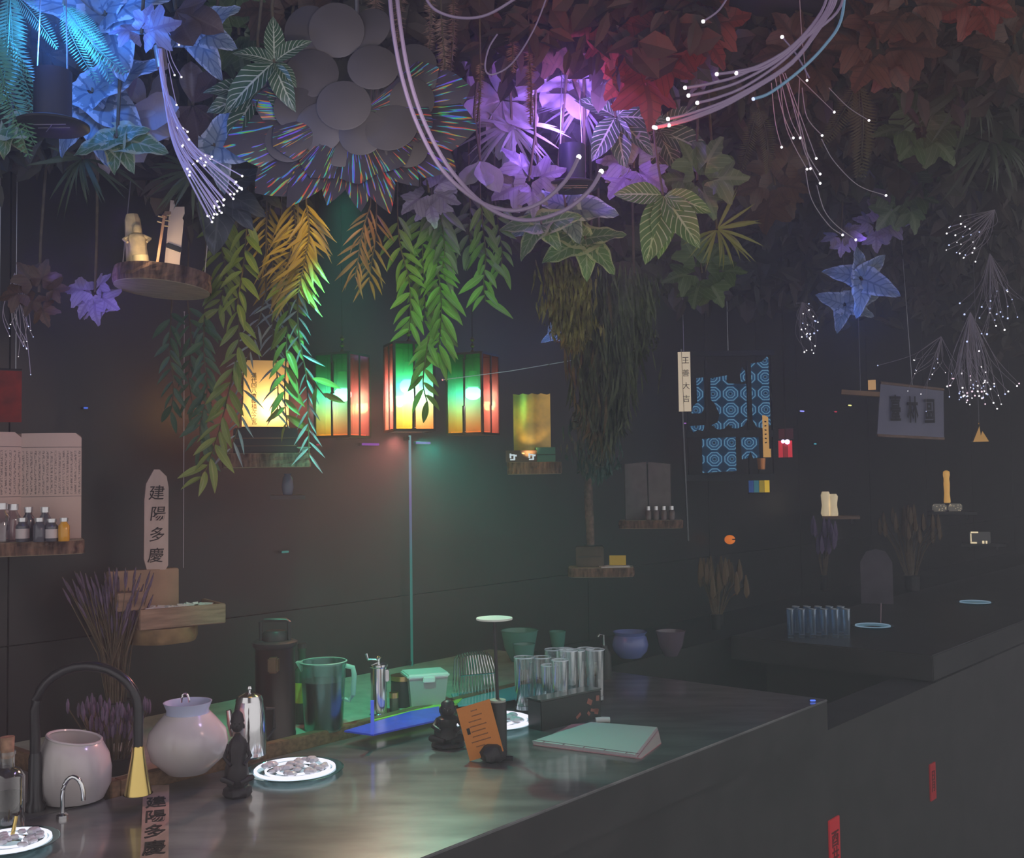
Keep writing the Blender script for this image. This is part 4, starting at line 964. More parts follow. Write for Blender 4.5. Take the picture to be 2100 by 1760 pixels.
# ------------------------------------------------------------------ the leaf canopy
def leafmesh(name, wf, m, nu=4, nv=9, fold=.25, droop=.25, wave=0.0, back=0.0, curl=0.0, fr=0.0, seed=0):
    rng = random.Random(seed); vs = []; fs = []; uv = []
    for i in range(nv + 1):
        v = i / nv; w = wf(v)
        for j in range(nu + 1):
            u = -1 + 2 * j / nu
            y = v - back * u * u * (1 - v) ** 2
            x = u * w
            z = abs(u) * w * fold - droop * v * v + (wave * math.sin(v * 17 + u * 2 + seed) * abs(u) if wave else 0) + curl * u * u * w * math.sin(v * 3)
            vs.append((x, y, z)); uv.append((j / nu, v))
    for i in range(nv):
        for j in range(nu):
            a = i * (nu + 1) + j; fs.append((a, a + 1, a + nu + 2, a + nu + 1))
    b = MB(); b.add(vs, fs, uv); return b.mesh(name, m, True, False)
def maplemesh(name, m, lobes=5, seed=0, cup=.15):
    vs = [(0, .35, 0.02)]; uv = [(.5, .4)]; fs = []; k = lobes * 8
    for i in range(k):
        a = -math.pi * .92 + 2 * math.pi * .92 * i / (k - 1) + math.pi / 2
        ph = (i / (k - 1)) * lobes; q = abs((ph % 1) - .5) * 2; lo = .62 - .1 * abs(i / (k - 1) - .5)
        r = lo * (1 - .48 * q ** .8) * (1 + .06 * math.sin(i * 2.3 + seed)) * (1.12 - .5 * abs(i / (k - 1) - .5) ** 2)
        x, y = r * math.cos(a), r * math.sin(a) + .35
        vs.append((x, y, -cup * r * r * 1.5 + .045 * math.cos(2 * math.pi * ph))); uv.append((x * .8 + .5, y))
    for i in range(1, k + 1):
        p = vs[i]; q = uv[i]; f_ = .5
        vs.append((p[0] * f_, .35 + (p[1] - .35) * f_, p[2] * f_ * .35 + .015)); uv.append((.5 + (q[0] - .5) * f_, .35 + (q[1] - .35) * f_))
    for i in range(1, k): fs.append((0, k + i, k + i + 1)); fs.append((k + i, i, i + 1, k + i + 1))
    b = MB(); b.add(vs, fs, uv); return b.mesh(name, m, True, False)
def frondmesh(name, m, n=26, w=.13, droop=.5, seed=0, side=.1):
    b = MB(); pts = []; k = n
    for i in range(k + 1):
        v = i / k; pts.append(Vector((side * v * v, v * (1 - .1 * v), -droop * v * v)))
    b.tube(pts[::3] + [pts[-1]], .006, 4, .4)
    for i in range(2, k):
        v = i / k; w2 = w * min(1, .35 + v * 2.2) * (1 - v ** 3) ** .7 + .01
        for s in (-1, 1):
            p = pts[i]; t = Vector((s * w2, w2 * .35, -.02 * s * s)); h = Vector((0, .014, 0))
            b.add([p, p + t * .5 + h, p + t, p + t * .5 - h * .6], [(0, 1, 2, 3)], [(.5, v), (.5 + .25 * s, v), (.5 + .5 * s, v), (.5 + .25 * s, v)])
    return b.mesh(name, m, True, False)
def blademesh(name, m, n=7, seed=0):
    rng = random.Random(seed); b = MB()
    for i in range(n):
        a = rng.uniform(-.9, .9); L = rng.uniform(.6, 1.05); dz = rng.uniform(.2, .8)
        vs = []; fs = []; k = 6
        for j in range(k + 1):
            v = j / k; w = .035 * math.sin(math.pi * min(1, v * .9 + .1))
            for s in (-1, 1): vs.append((math.sin(a) * v * L + s * w, math.cos(a) * v * L, -dz * v * v * L))
        for j in range(k): fs.append((j * 2, j * 2 + 1, j * 2 + 3, j * 2 + 2))
        b.add(vs, fs, [((q % 2), q // 2 / k) for q in range(len(vs))])
    return b.mesh(name, m, True, False)
W_l = lambda v: .12 * math.sin(math.pi * v ** .85) ** .9 + .002
W_n = lambda v: .055 * math.sin(math.pi * v ** .8) + .003
W_z = lambda v: .235 * math.sin(math.pi * v ** .8) ** .85 + .004
W_h = lambda v: .46 * (max(0, 1 - v) ** .72) * (.62 + .38 * min(v, .25) / .25) + .003
W_m = lambda v: .30 * math.sin(math.pi * v ** 1.35) ** .75 + .012
LM = {}
def LMK(kind, key, c1, c2, vein, **kw):
    mk = {k: kw.pop(k) for k in list(kw) if k in ('veins', 'slant', 'vw', 'rough', 't', 'edge')}
    m = leafmat('leaf ' + key, c1, c2, vein, **mk)
    nm = 'leaf'
    if kind == 'lance': ms = [leafmesh(nm, W_l, m, 4, 9, .35, d, seed=i) for i, d in enumerate((.12, .28))]
    elif kind == 'narrow': ms = [leafmesh(nm, W_n, m, 2, 8, .3, d, curl=.2, seed=i) for i, d in enumerate((.1, .35))]
    elif kind == 'zebra': ms = [leafmesh(nm, W_z, m, 6, 12, .30, d, .012, seed=i) for i, d in enumerate((.15, .35))]
    elif kind == 'heart': ms = [leafmesh(nm, W_h, m, 8, 12, .18, d, .035, .30, seed=i) for i, d in enumerate((.15, .4))]
    elif kind == 'petal': ms = [leafmesh(nm, W_m, m, 6, 10, .45, d, .02, 0, -.3, seed=i) for i, d in enumerate((-.15, .25))]
    elif kind == 'maple': ms = [maplemesh(nm, m, 5, i, c) for i, c in enumerate((.1, .3))]
    elif kind == 'fern': ms = [frondmesh('frond', m, 30, .14, d, i, s) for i, (d, s) in enumerate(((.35, .15), (.55, -.12)))]
    elif kind == 'tuft': ms = [blademesh('blade_spray', m, 7, i) for i in range(2)]
    LM[key] = ms
LMK('heart', 'blue heart', (.20, .28, .34), (.38, .44, .50), (.10, .16, .24), veins=6, slant=3, vw=.10, t=.35, edge=(.62, .66, .72))
LMK('heart', 'green heart', (.08, .17, .07), (.16, .26, .10), (.40, .44, .30), veins=6, slant=3, vw=.06, edge=(.42, .44, .26))
LMK('heart', 'dark heart', (.05, .06, .075), (.09, .10, .12), (.15, .16, .18), veins=6, slant=3, vw=.05, rough=.35)
LMK('zebra', 'zebra', (.035, .085, .04), (.07, .14, .06), (.66, .68, .52), veins=9, slant=2.4, vw=.085)
LMK('zebra', 'green zebra', (.07, .16, .03), (.13, .24, .05), (.60, .64, .40), veins=9, slant=2.4, vw=.085)
LMK('petal', 'magnolia', (.46, .42, .48), (.62, .56, .64), (.50, .45, .54), veins=14, slant=1, vw=.05, t=.4)
LMK('petal', 'dark petal', (.10, .06, .07), (.17, .11, .11), (.2, .14, .13), veins=14, slant=1, vw=.05)
LMK('maple', 'violet maple', (.30, .26, .36), (.42, .36, .48), (.22, .17, .28), veins=8, slant=3, vw=.08)
LMK('maple', 'red maple', (.34, .055, .04), (.22, .05, .03), (.12, .03, .02), veins=8, slant=3, vw=.08)
LMK('maple', 'brown maple', (.16, .08, .05), (.10, .06, .04), (.07, .04, .03), veins=8, slant=3, vw=.08)
LMK('maple', 'green maple', (.08, .14, .05), (.12, .19, .06), (.2, .26, .12), veins=8, slant=3, vw=.06)
LMK('lance', 'willow', (.17, .27, .06), (.24, .33, .09), (.36, .42, .16), veins=1, vw=.0, t=.35)
LMK('lance', 'dark willow', (.05, .12, .07), (.07, .17, .10), (.1, .2, .12), veins=1, vw=0)
LMK('lance', 'grey willow', (.17, .18, .13), (.22, .20, .16), (.28, .27, .2), veins=1, vw=0)
LMK('narrow', 'amber willow', (.46, .30, .07), (.38, .30, .07), (.5, .38, .14), veins=1, vw=0, t=.4)
LMK('narrow', 'blue twig', (.26, .34, .42), (.20, .25, .32), (.4, .5, .6), veins=1, vw=0)
LMK('narrow', 'orange willow', (.42, .20, .06), (.34, .22, .07), (.45, .3, .12), veins=1, vw=0, t=.4)
LMK('fern', 'fern', (.16, .42, .22), (.24, .50, .30), (.3, .5, .35), veins=1, vw=0, t=.4)
LMK('fern', 'dark fern', (.10, .11, .05), (.14, .13, .06), (.14, .13, .07), veins=1, vw=0)
LMK('tuft', 'pale tuft', (.40, .40, .44), (.5, .48, .54), (.5, .5, .55), veins=1, vw=0, t=.4)
LMK('tuft', 'dark tuft', (.06, .09, .04), (.09, .12, .06), (.1, .13, .07), veins=1, vw=0)
LMK('tuft', 'yellow tuft', (.30, .30, .06), (.24, .25, .06), (.3, .3, .1), veins=1, vw=0)
m_stem = mat('plant stem', (.13, .10, .055), .8, var=.4, scale=40)
def orient(d, nrm):
    y = d.normalized(); z = (nrm - y * nrm.dot(y))
    if z.length < 1e-4: z = Vector((0, -1, .1)) - y * Vector((0, -1, .1)).dot(y)
    z.normalize(); x = y.cross(z); return Matrix((x, y, z)).transposed()
def plant(name, label, cat, px, py, D, key, size, angles, spread=20, seed=0, fwd=.35, hang=True, jit=12, group=None):
    """a plant whose leaves leave its crown at the given angles (0 right, 90 up), leaning towards the room"""
    c = P(px, py, D); t = thing(name, label, cat, c, 0, group); rng = random.Random(seed * 77 + int(px) + 3 * int(py))
    for i, a in enumerate(angles):
        s = size
        if isinstance(a, tuple): a, s = a
        a = R(a + rng.uniform(-jit, jit)); s = M(s, D) * rng.uniform(.88, 1.12)
        f = rng.uniform(fwd * .3, fwd * 1.3)
        d = Vector((math.cos(a), -f, math.sin(a)))
        nrm = Vector((rng.uniform(-.45, .45), -1, rng.uniform(.0, .7)))
        ms = LM[key]; b = Vector((math.cos(a), -.3, math.sin(a))) * M(spread, D) * rng.uniform(.05, .6)
        part(ms[0].name.split('.')[0], ms[i % len(ms)], t, b, orient(d, nrm), s)
    st_ = MB()
    zt = 2.775 - c.z
    if hang: st_.tube([(0, 0, 0), (rng.uniform(-.02, .02), .02, min(zt, .12)), (rng.uniform(-.04, .04), .05, zt)], .0035, 5)
    else: st_.ball((0, 0, 0), M(spread, D) * .3 + .004, 8)
    st_.build('stem', m_stem, t)
    return t
def fan(a0, a1, n): return [a0 + (a1 - a0) * i / (n - 1) for i in range(n)]
ALL = fan(0, 330, 12)
# around the blue uplight
plant('fern', 'bright fern fronds hanging left of the blue uplight', 'fern', 20, -20, 1.92, 'fern', 250, [(-86, 270), (-97, 290), (-74, 170), (-110, 260), (-50, 150)], 12, 1, .25)
plant('fern', 'fern fronds arching down right of the blue uplight', 'fern', 130, 10, 1.96, 'fern', 170, [(-40, 170), (-62, 180), (-25, 130), (-80, 150), (-50, 200)], 10, 2, .3)
plant('fern', 'fern hanging beside the blue can at far left edge', 'fern', -30, 40, 1.80, 'fern', 200, [(-60, 200), (-85, 250), (-40, 160), (-75, 240)], 10, 3, .2)
plant('caladium', 'large pale heart leaves lit blue above the blue uplight', 'plant', 215, 30, 2.02, 'blue heart', 180, [(175, 150), (-20, 170), (-70, 150), (60, 110), (10, 150), (120, 120)], 14, 4)
plant('caladium', 'broad blue heart leaves behind the blue can', 'plant', 190, 190, 2.05, 'blue heart', 150, [(-35, 170), (-80, 150), (20, 150), (-120, 120), (50, 130)], 14, 5)
plant('magnolia', 'curled blue lit petals right of the blue can', 'plant', 250, 240, 2.1, 'magnolia', 100, [(-60, 110), (-100, 110), (10, 120), (-30, 120), (60, 90), (-140, 90)], 10, 6)
plant('begonia', 'violet lobed leaf above the fibre bundle collar', 'plant', 290, 68, 1.95, 'violet maple', 95, [(0, 95), (170, 70), (60, 60)], 6, 7)
plant('caladium', 'blue leaves at the top edge right of the begonia', 'plant', 400, 60, 2.1, 'blue heart', 95, [(-20, 100), (-70, 110), (20, 90), (200, 90), (80, 80)], 12, 8)
plant('pothos', 'variegated green leaves drooping under the blue plate', 'plant', 240, 282, 2.0, 'green heart', 85, [(-15, 100), (-55, 85), (-90, 70), (20, 75), (-150, 80)], 14, 9)
plant('pothos', 'yellow green leaf tips below the ferns at left edge', 'plant', 20, 262, 1.95, 'green heart', 100, [(-10, 90), (-60, 70), (-100, 80)], 10, 10)
plant('creeper', 'thin yellow creeper trailing over the carved slab', 'vine', 170, 325, 2.1, 'dark tuft', 85, [(-30, 110), (200, 130), (-60, 90), (-140, 90)], 8, 11)
plant('dark_caladium', 'dark blue grey leaf hanging behind the fibre tips', 'plant', 452, 392, 2.32, 'dark heart', 115, [(-82, 130), (-50, 110), (-20, 100), (20, 90)], 14, 12)
plant('dark_caladium', 'deep blue leaf between fibre bundle and disc flower', 'plant', 440, 300, 2.15, 'blue heart', 100, [(-20, 120), (-80, 100), (60, 90)], 10, 13)
plant('tufted_plant', 'dark spiky tuft left of the fibre tips', 'plant', 400, 350, 2.2, 'dark tuft', 110, [(-160, 100), (-120, 110), (170, 100), (-90, 90)], 8, 14)
plant('dark_orchid', 'dark brown petals behind the fibre bundle top', 'plant', 395, 215, 2.2, 'dark petal', 100, [(-80, 110), (-30, 100), (100, 90), (-140, 90), (40, 90)], 12, 15)
plant('dark_orchid', 'maroon petals at the top edge beside blue leaves', 'plant', 360, 20, 2.0, 'dark petal', 90, [(-60, 110), (-20, 110), (10, 90)], 10, 16)
plant('blue_magnolia', 'ruffled blue flower behind the fibre bundle', 'plant', 300, 225, 2.15, 'magnolia', 75, [(-20, 80), (-80, 80), (40, 80), (110, 70), (-140, 75), (-50, 70)], 8, 17)
# zebra plants left of the disc flower
plant('zebra_plant', 'white veined leaves hanging above the disc flower, left', 'plant', 562, 128, 2.05, 'zebra', 110, [(95, 85), (-72, 105), (-128, 130), (35, 80), (-40, 80), (160, 80)], 6, 18, .25)
plant('zebra_plant', 'blue tinged veined leaves at left of the disc flower', 'plant', 530, 190, 2.1, 'zebra', 100, [(-160, 110), (175, 120), (-125, 120), (-60, 90)], 6, 19, .25)
plant('maple_plant', 'brown lobed leaves at the top centre above the discs', 'plant', 600, 30, 2.25, 'brown maple', 110, ALL[::2], 30, 20)
plant('maple_plant', 'dark blue lobed leaves beside the zebra plant top', 'plant', 490, 70, 2.25, 'green maple', 100, [-20, -80, 40, 110, 170, -130], 26, 21)
# around the violet uplight
plant('violet_magnolia', 'big violet petals left of the violet uplight', 'plant', 1030, 205, 2.68, 'magnolia', 100, [(-150, 100), (-100, 110), (-45, 100), (170, 110), (20, 90), (100, 90), (-75, 85)], 8, 22)
plant('violet_orchid', 'pale violet flower above the violet uplight', 'plant', 1165, 170, 2.76, 'magnolia', 95, [(120, 100), (170, 110), (80, 70), (-20, 100), (40, 90), (-60, 80), (-120, 90)], 8, 23)
plant('curly_fern', 'curled pale fronds under the violet petals', 'fern', 1050, 258, 2.64, 'pale tuft', 130, [(-120, 110), (-60, 120), (-20, 110), (-90, 100), (-155, 120), (170, 110)], 10, 24)
plant('tufted_plant', 'bright spray of blades right above the violet can', 'plant', 1190, 215, 2.78, 'pale tuft', 110, [(-30, 90), (-100, 90), (20, 90), (150, 90), (-150, 90), (60, 80)], 8, 25)
plant('zebra_plant', 'violet lit veined leaves right of the violet can', 'plant', 1262, 240, 2.70, 'zebra', 110, [(-110, 120), (-80, 110), (-45, 120), (-10, 110), (35, 100), (150, 90)], 6, 26, .25)
plant('zebra_plant', 'veined leaves farther right of the violet can', 'plant', 1350, 270, 2.78, 'zebra', 105, [(-150, 110), (-95, 110), (-60, 110), (-20, 110), (30, 100), (100, 90)], 6, 27, .25)
plant('begonia', 'violet lobed leaves left of the violet plate', 'plant', 1085, 372, 2.58, 'violet maple', 85, [(-160, 90), (-70, 80), (20, 85), (110, 80), (170, 70)], 6, 28)
plant('begonia', 'pink violet leaves right of the violet plate', 'plant', 1300, 345, 2.72, 'violet maple', 80, [(-120, 80), (-30, 85), (60, 80), (170, 85), (-70, 75)], 8, 29)
plant('caladium', 'pale broad leaf cupping below the violet plate', 'plant', 1160, 425, 2.70, 'blue heart', 110, [(-20, 110), (-160, 110), (-70, 80), (170, 100)], 8, 30, .5)
plant('zebra_plant', 'green veined leaves hanging right below the violet lamp', 'plant', 1360, 400, 2.65, 'green zebra', 130, [(-115, 150), (-85, 140), (-60, 120), (-25, 100), (170, 90)], 8, 31, .25)
plant('philodendron', 'curled green leaves at the lower middle of the canopy', 'plant', 1200, 490, 2.7, 'green heart', 90, [(-40, 100), (-90, 85), (-150, 100), (170, 110), (10, 90), (120, 60)], 12, 32)
plant('philodendron', 'pointed green leaves under the thick fibre loop', 'plant', 1110, 460, 2.6, 'green heart', 70, [(-60, 75), (-120, 75), (10, 80), (170, 80)], 8, 33)
plant('tufted_plant', 'spiky dark tuft right of the green veined leaves', 'plant', 1470, 470, 2.8, 'yellow tuft', 100, [(-10, 100), (-50, 90), (30, 90), (-100, 80), (-140, 80)], 8, 34)
plant('dark_maple', 'dark green lobed leaves right of the veined plant', 'plant', 1430, 370, 2.75, 'green maple', 85, ALL[::2], 22, 35)
plant('purple_coleus', 'violet leaf cluster at the lower left of disc flower skirt', 'plant', 880, 395, 2.35, 'violet maple', 70, [(-30, 75), (-90, 70), (-150, 75), (30, 60)], 8, 36)
plant('lily', 'pale violet and green funnel leaf left of the violet can', 'plant', 985, 330, 2.5, 'magnolia', 65, [(-80, 70), (-50, 75), (-110, 65)], 4, 37)
# reds at the top right
plant('red_begonia', 'red lobed leaves at the upper middle near fibre tips', 'plant', 1310, 130, 2.5, 'red maple', 110, [(-140, 110), (-80, 120), (-20, 120), (40, 100), (110, 100), (170, 100)], 22, 38)
plant('red_begonia', 'red leaves at the top edge left of fibre sweep', 'plant', 1250, 40, 2.45, 'red maple', 110, [(-150, 100), (-90, 110), (-30, 110), (30, 100), (100, 90), (160, 100)], 22, 39)
plant('red_begonia', 'dim red leaves behind the thick fibre sweep', 'plant', 1420, 60, 2.55, 'red maple', 110, ALL[::2], 30, 40)
plant('red_begonia', 'dark red leaves above the violet orchid', 'plant', 1130, 70, 2.5, 'brown maple', 100, ALL[::2], 30, 41)
plant('red_begonia', 'square looking red leaf at the upper right edge', 'plant', 2000, 5, 2.5, 'red maple', 120, [(-70, 80), (-110, 80), (-30, 90), (200, 100)], 10, 42)
plant('brown_begonia', 'brown red leaves right of the thick fibre sweep', 'plant', 1800, 100, 2.5, 'brown maple', 110, ALL[::2], 34, 43)
plant('brown_begonia', 'brown leaves at the top edge right of fibre sweep', 'plant', 1860, 10, 2.45, 'brown maple', 100, ALL[::2], 40, 44)
plant('purple_coleus', 'small violet leaf cluster by the tips of the fibre sweep', 'plant', 1430, 145, 2.75, 'violet maple', 50, [(-40, 55), (-110, 55), (30, 50), (150, 50)], 8, 45)
plant('dark_fern', 'brown fern frond hanging at the right of the thin fibres', 'fern', 1760, 165, 2.7, 'dark fern', 190, [(-92, 190), (-80, 170), (-102, 170)], 14, 46, .1)
plant('dark_fern', 'narrow brown frond hanging left of the thin fibres', 'fern', 1555, 220, 2.8, 'dark fern', 150, [(-80, 150), (-100, 130)], 10, 47, .1)
plant('tufted_plant', 'dark green sprays at the right edge, upper one', 'plant', 1980, 170, 2.9, 'dark tuft', 130, [(190, 130), (-10, 130), (-60, 120), (150, 110), (-120, 120)], 14, 48)
plant('tufted_plant', 'dark green sprays at the right edge, lower one', 'plant', 2030, 280, 3.2, 'dark tuft', 130, [(180, 140), (-10, 130), (-60, 120), (-150, 140), (-110, 110)], 14, 49)
plant('dark_maple', 'dark leaves between fern frond and right edge', 'plant', 1890, 270, 3.0, 'green maple', 90, ALL[::2], 40, 50)
plant('brown_begonia', 'dim brown leaves left of the hanging fern frond', 'plant', 1650, 110, 2.7, 'brown maple', 100, ALL[::2], 40, 51)
plant('dark_maple', 'dim leaves under the thin hanging fibres', 'plant', 1590, 380, 3.2, 'brown maple', 80, ALL[::2], 50, 52)
plant('dark_maple', 'dim green leaves above the far blue leaves', 'plant', 1850, 400, 3.9, 'green maple', 75, ALL[::2], 50, 53)
plant('dark_maple', 'dark leaves at the top right corner', 'plant', 2080, 90, 2.6, 'brown maple', 100, ALL[::2], 40, 54)
plant('dark_maple', 'dark leaves right of centre below the green veined plant', 'plant', 1440, 560, 3.2, 'green maple', 70, ALL[::2], 40, 55)
# distant lit clumps
plant('far_caladium', 'blue lit leaves far off above the far fibre cluster', 'plant', 1765, 570, 4.2, 'blue heart', 75, [(-20, 80), (-80, 80), (40, 70), (160, 80), (100, 60)], 14, 56)
plant('far_caladium', 'blue lit leaves below the far blue clump', 'plant', 1730, 625, 4.4, 'blue heart', 60, [(-30, 60), (20, 70), (170, 60), (-100, 50)], 10, 57)
plant('far_begonia', 'violet lit leaves far off right of the fibre ends', 'plant', 1795, 465, 4.0, 'violet maple', 60, [(-20, 60), (60, 60), (-90, 55), (150, 55), (10, 70)], 12, 58)
plant('far_begonia', 'thin violet leaves at the lower fibre end', 'plant', 1725, 485, 3.9, 'violet maple', 45, [(-20, 50), (200, 45), (-90, 45), (30, 40)], 8, 59)
plant('far_begonia', 'purple lit leaves far left under the carved slab', 'plant', 195, 600, 2.42, 'violet maple', 60, [(-30, 60), (-80, 60), (-130, 60), (170, 60), (40, 55)], 14, 60)
plant('far_begonia', 'small blue lit leaves right of the right lantern', 'plant', 1135, 688, 3.7, 'blue heart', 30, [(-30, 30), (200, 30), (100, 28), (30, 28)], 6, 61)
plant('dark_maple', 'dim leaves left of the lantern group below the amber vines', 'plant', 80, 600, 2.4, 'brown maple', 60, ALL[::2], 40, 62)
# brown bristly tails
m_cat = mat('catkin', (.34, .21, .16), .6, var=.5, scale=80)
def catkin(label, px, py0, py1, D, seed, wpx=11):
    a = P(px, py0, D); b = P(px + random.Random(seed).uniform(-12, 12), py1, D); t = thing('catkin', label, 'plant tail', a, 0, 'bristly brown tails hanging in the canopy')
    rng = random.Random(seed); v = b - a; MB().tube([(0, 0, min(.2, 2.77 - a.z)), (0, 0, 0), v * .5 + Vector((.004, 0, 0)), v], .002, 5).build('stem', m_stem, t)
    br = MB(); n = int(v.length / .004); r = M(wpx, D) * 1.25
    for i in range(n):
        p = v * (i / n)
        for k in range(5):
            q = rng.uniform(0, 6.28); d = Vector((math.cos(q), math.sin(q), -.35)) * r * rng.uniform(.7, 1.15) * min(1, .4 + (1 - i / n) * 2)
            br.add([p + Vector((0, 0, .0016)), p + d, p - Vector((0, 0, .0016))], [(0, 1, 2)])
    br.build('bristles', m_cat, t, False, kind='stuff')
catkin('bristly tail left of the middle, beside the dark violet gap', 885, -20, 145, 2.2, 1, 13)
catkin('longest bristly tail, hanging over the disc skirt', 905, 40, 270, 2.15, 2, 14)
catkin('bristly tail at the top, second right of the longest', 930, -20, 150, 2.3, 3, 12)
catkin('short bristly tail at the left of the violet petals', 985, 130, 250, 2.3, 4, 10)
catkin('bristly tail in front of the violet orchid', 1085, 110, 255, 2.35, 5, 12)
catkin('bristly tail at the top edge above the violet petals', 1045, -10, 150, 2.35, 6, 14)
catkin('bristly tail above the discs near the thick fibres', 770, -20, 110, 2.2, 7, 18)
catkin('bristly tail between discs and thick fibres', 822, -20, 95, 2.3, 8, 16)
# ------------------------------------------------------------------ hanging willow vines
def vine(label, path, D, key, lp, sp, seed, stem=True, up=True, rmin=.0016, droopang=(25, 55), group=None):
    pts = [P(x, y, D + .02 * math.sin(i * 1.3 + seed)) for i, (x, y) in enumerate(path)]
    rng = random.Random(seed); c = pts[0]; t = thing('willow_vine', label, 'vine', c, 0, group)
    # smooth resample
    q = []; n = len(pts)
    for i in range(n - 1):
        p0 = pts[max(0, i - 1)]; p1 = pts[i]; p2 = pts[i + 1]; p3 = pts[min(n - 1, i + 2)]
        for k in range(6):
            s = k / 6; q.append(.5 * ((2 * p1) + (p2 - p0) * s + (2 * p0 - 5 * p1 + 4 * p2 - p3) * s * s + (3 * p1 - p0 - 3 * p2 + p3) * s ** 3) - c)
    q.append(pts[-1] - c)
    top = [Vector((0, .04, 2.775 - c.z)), Vector((0, .02, (2.775 - c.z) * .5))] if up else []
    MB().tube(top + q, rmin * 1.3, 5, .6).build('stem', m_stem, t)
    d = 0; side = 1; step = M(sp, D)
    for i in range(1, len(q)):
        seg = (q[i] - q[i - 1]); d += seg.length
        while d > step:
            d -= step; side = -side
            tan = seg.normalized(); a = R(rng.uniform(*droopang)) * side
            dr = Matrix.Rotation(a, 3, 'Y') @ tan + Vector((0, rng.uniform(-.5, .2), 0))
            nr = Vector((rng.uniform(-.5, .5) - .3 * side, -1, rng.uniform(-.1, .6)))
            part('leaf', LM[key][rng.randrange(2)], t, q[i] - seg * (d / max(seg.length, 1e-6)), orient(dr, nr), M(lp, D) * rng.uniform(.75, 1.15))
    return t
vine('long olive willow vine curving down left of the paper lamp', [(508, 440), (500, 540), (488, 620), (490, 700), (470, 800), (450, 880), (428, 950), (412, 985)], 2.42, 'willow', 64, 15, 1)
vine('willow vine with broad leaves over the paper lamp', [(596, 540), (592, 640), (586, 740), (584, 820), (590, 880)], 2.45, 'willow', 62, 17, 2)
vine('bluish twiggy vine just left of the lamp leaves', [(575, 560), (560, 660), (565, 730), (570, 800), (568, 850)], 2.5, 'blue twig', 46, 11, 3)
vine('twiggy vine between paper lamp and left lantern', [(610, 560), (612, 680), (628, 770), (632, 850), (634, 940)], 2.44, 'blue twig', 48, 13, 4)
vine('side twig with olive leaves over the left lantern', [(628, 760), (652, 795), (668, 815)], 2.42, 'willow', 62, 20, 5, up=False)
vine('bluish vine behind the long olive vine', [(545, 600), (520, 700), (500, 760), (495, 850), (470, 930)], 2.48, 'blue twig', 50, 14, 6)
vine('dense yellow willow spray at the left of the canopy', [(628, 415), (634, 480), (622, 550), (612, 600)], 2.4, 'amber willow', 75, 4.5, 7)
vine('second yellow willow spray beside the dense one', [(600, 410), (606, 470), (590, 540), (584, 590)], 2.45, 'amber willow', 75, 5.5, 8)
vine('yellow green spray hanging above the paper lamp', [(555, 420), (545, 480), (560, 540), (552, 600)], 2.5, 'amber willow', 70, 7, 9)
vine('olive spray at the left below the fibre tips', [(470, 440), (455, 500), (462, 560), (448, 640)], 2.5, 'willow', 62, 10, 10)
vine('orange willow spray under the disc skirt, left one', [(760, 420), (742, 480), (735, 530), (728, 570)], 2.5, 'orange willow', 62, 8, 11)
vine('orange willow spray under the disc skirt, middle one', [(772, 430), (770, 490), (762, 540), (757, 580)], 2.55, 'orange willow', 60, 9, 12)
vine('olive vine hanging right of the orange sprays', [(815, 430), (820, 500), (838, 570), (842, 640), (838, 685)], 2.6, 'willow', 56, 13, 13)
vine('densest green willow vine in front of middle lantern', [(885, 410), (890, 480), (898, 550), (905, 620), (902, 690), (893, 735)], 2.62, 'willow', 66, 8, 14)
vine('grey green vine just left of the densest green vine', [(862, 420), (866, 490), (868, 550), (872, 600), (870, 660)], 2.66, 'willow', 70, 10, 15)
vine('green vine tail dangling over the middle lantern', [(880, 690), (872, 740), (868, 790), (878, 830)], 2.6, 'willow', 52, 14, 16, up=False)
vine('grey willow spray below the violet leaf cluster', [(900, 400), (905, 450), (912, 510), (905, 560)], 2.58, 'grey willow', 66, 9, 17)
vine('green vine at the right, ending above right lantern', [(985, 400), (990, 460), (996, 520), (992, 580), (996, 620)], 2.6, 'willow', 64, 12, 18)
vine('grey leaved vine left of the right hand green vine', [(962, 390), (965, 430), (962, 480), (972, 530)], 2.66, 'grey willow', 60, 12, 19)
vine('green side spray right of the right hand green vine', [(1015, 410), (1022, 460), (1030, 520), (1025, 560)], 2.64, 'willow', 56, 13, 20)
vine('dark teal vine left of the long olive vine', [(420, 640), (418, 720), (425, 800), (410, 880), (420, 940)], 2.52, 'dark willow', 58, 11, 21)
vine('dark teal vine farthest left under the carved slab', [(352, 630), (348, 720), (356, 790), (350, 850)], 2.55, 'dark willow', 50, 13, 22)
vine('dark teal vine second from left under the slab', [(385, 620), (392, 700), (388, 780), (400, 850)], 2.56, 'dark willow', 52, 12, 23)
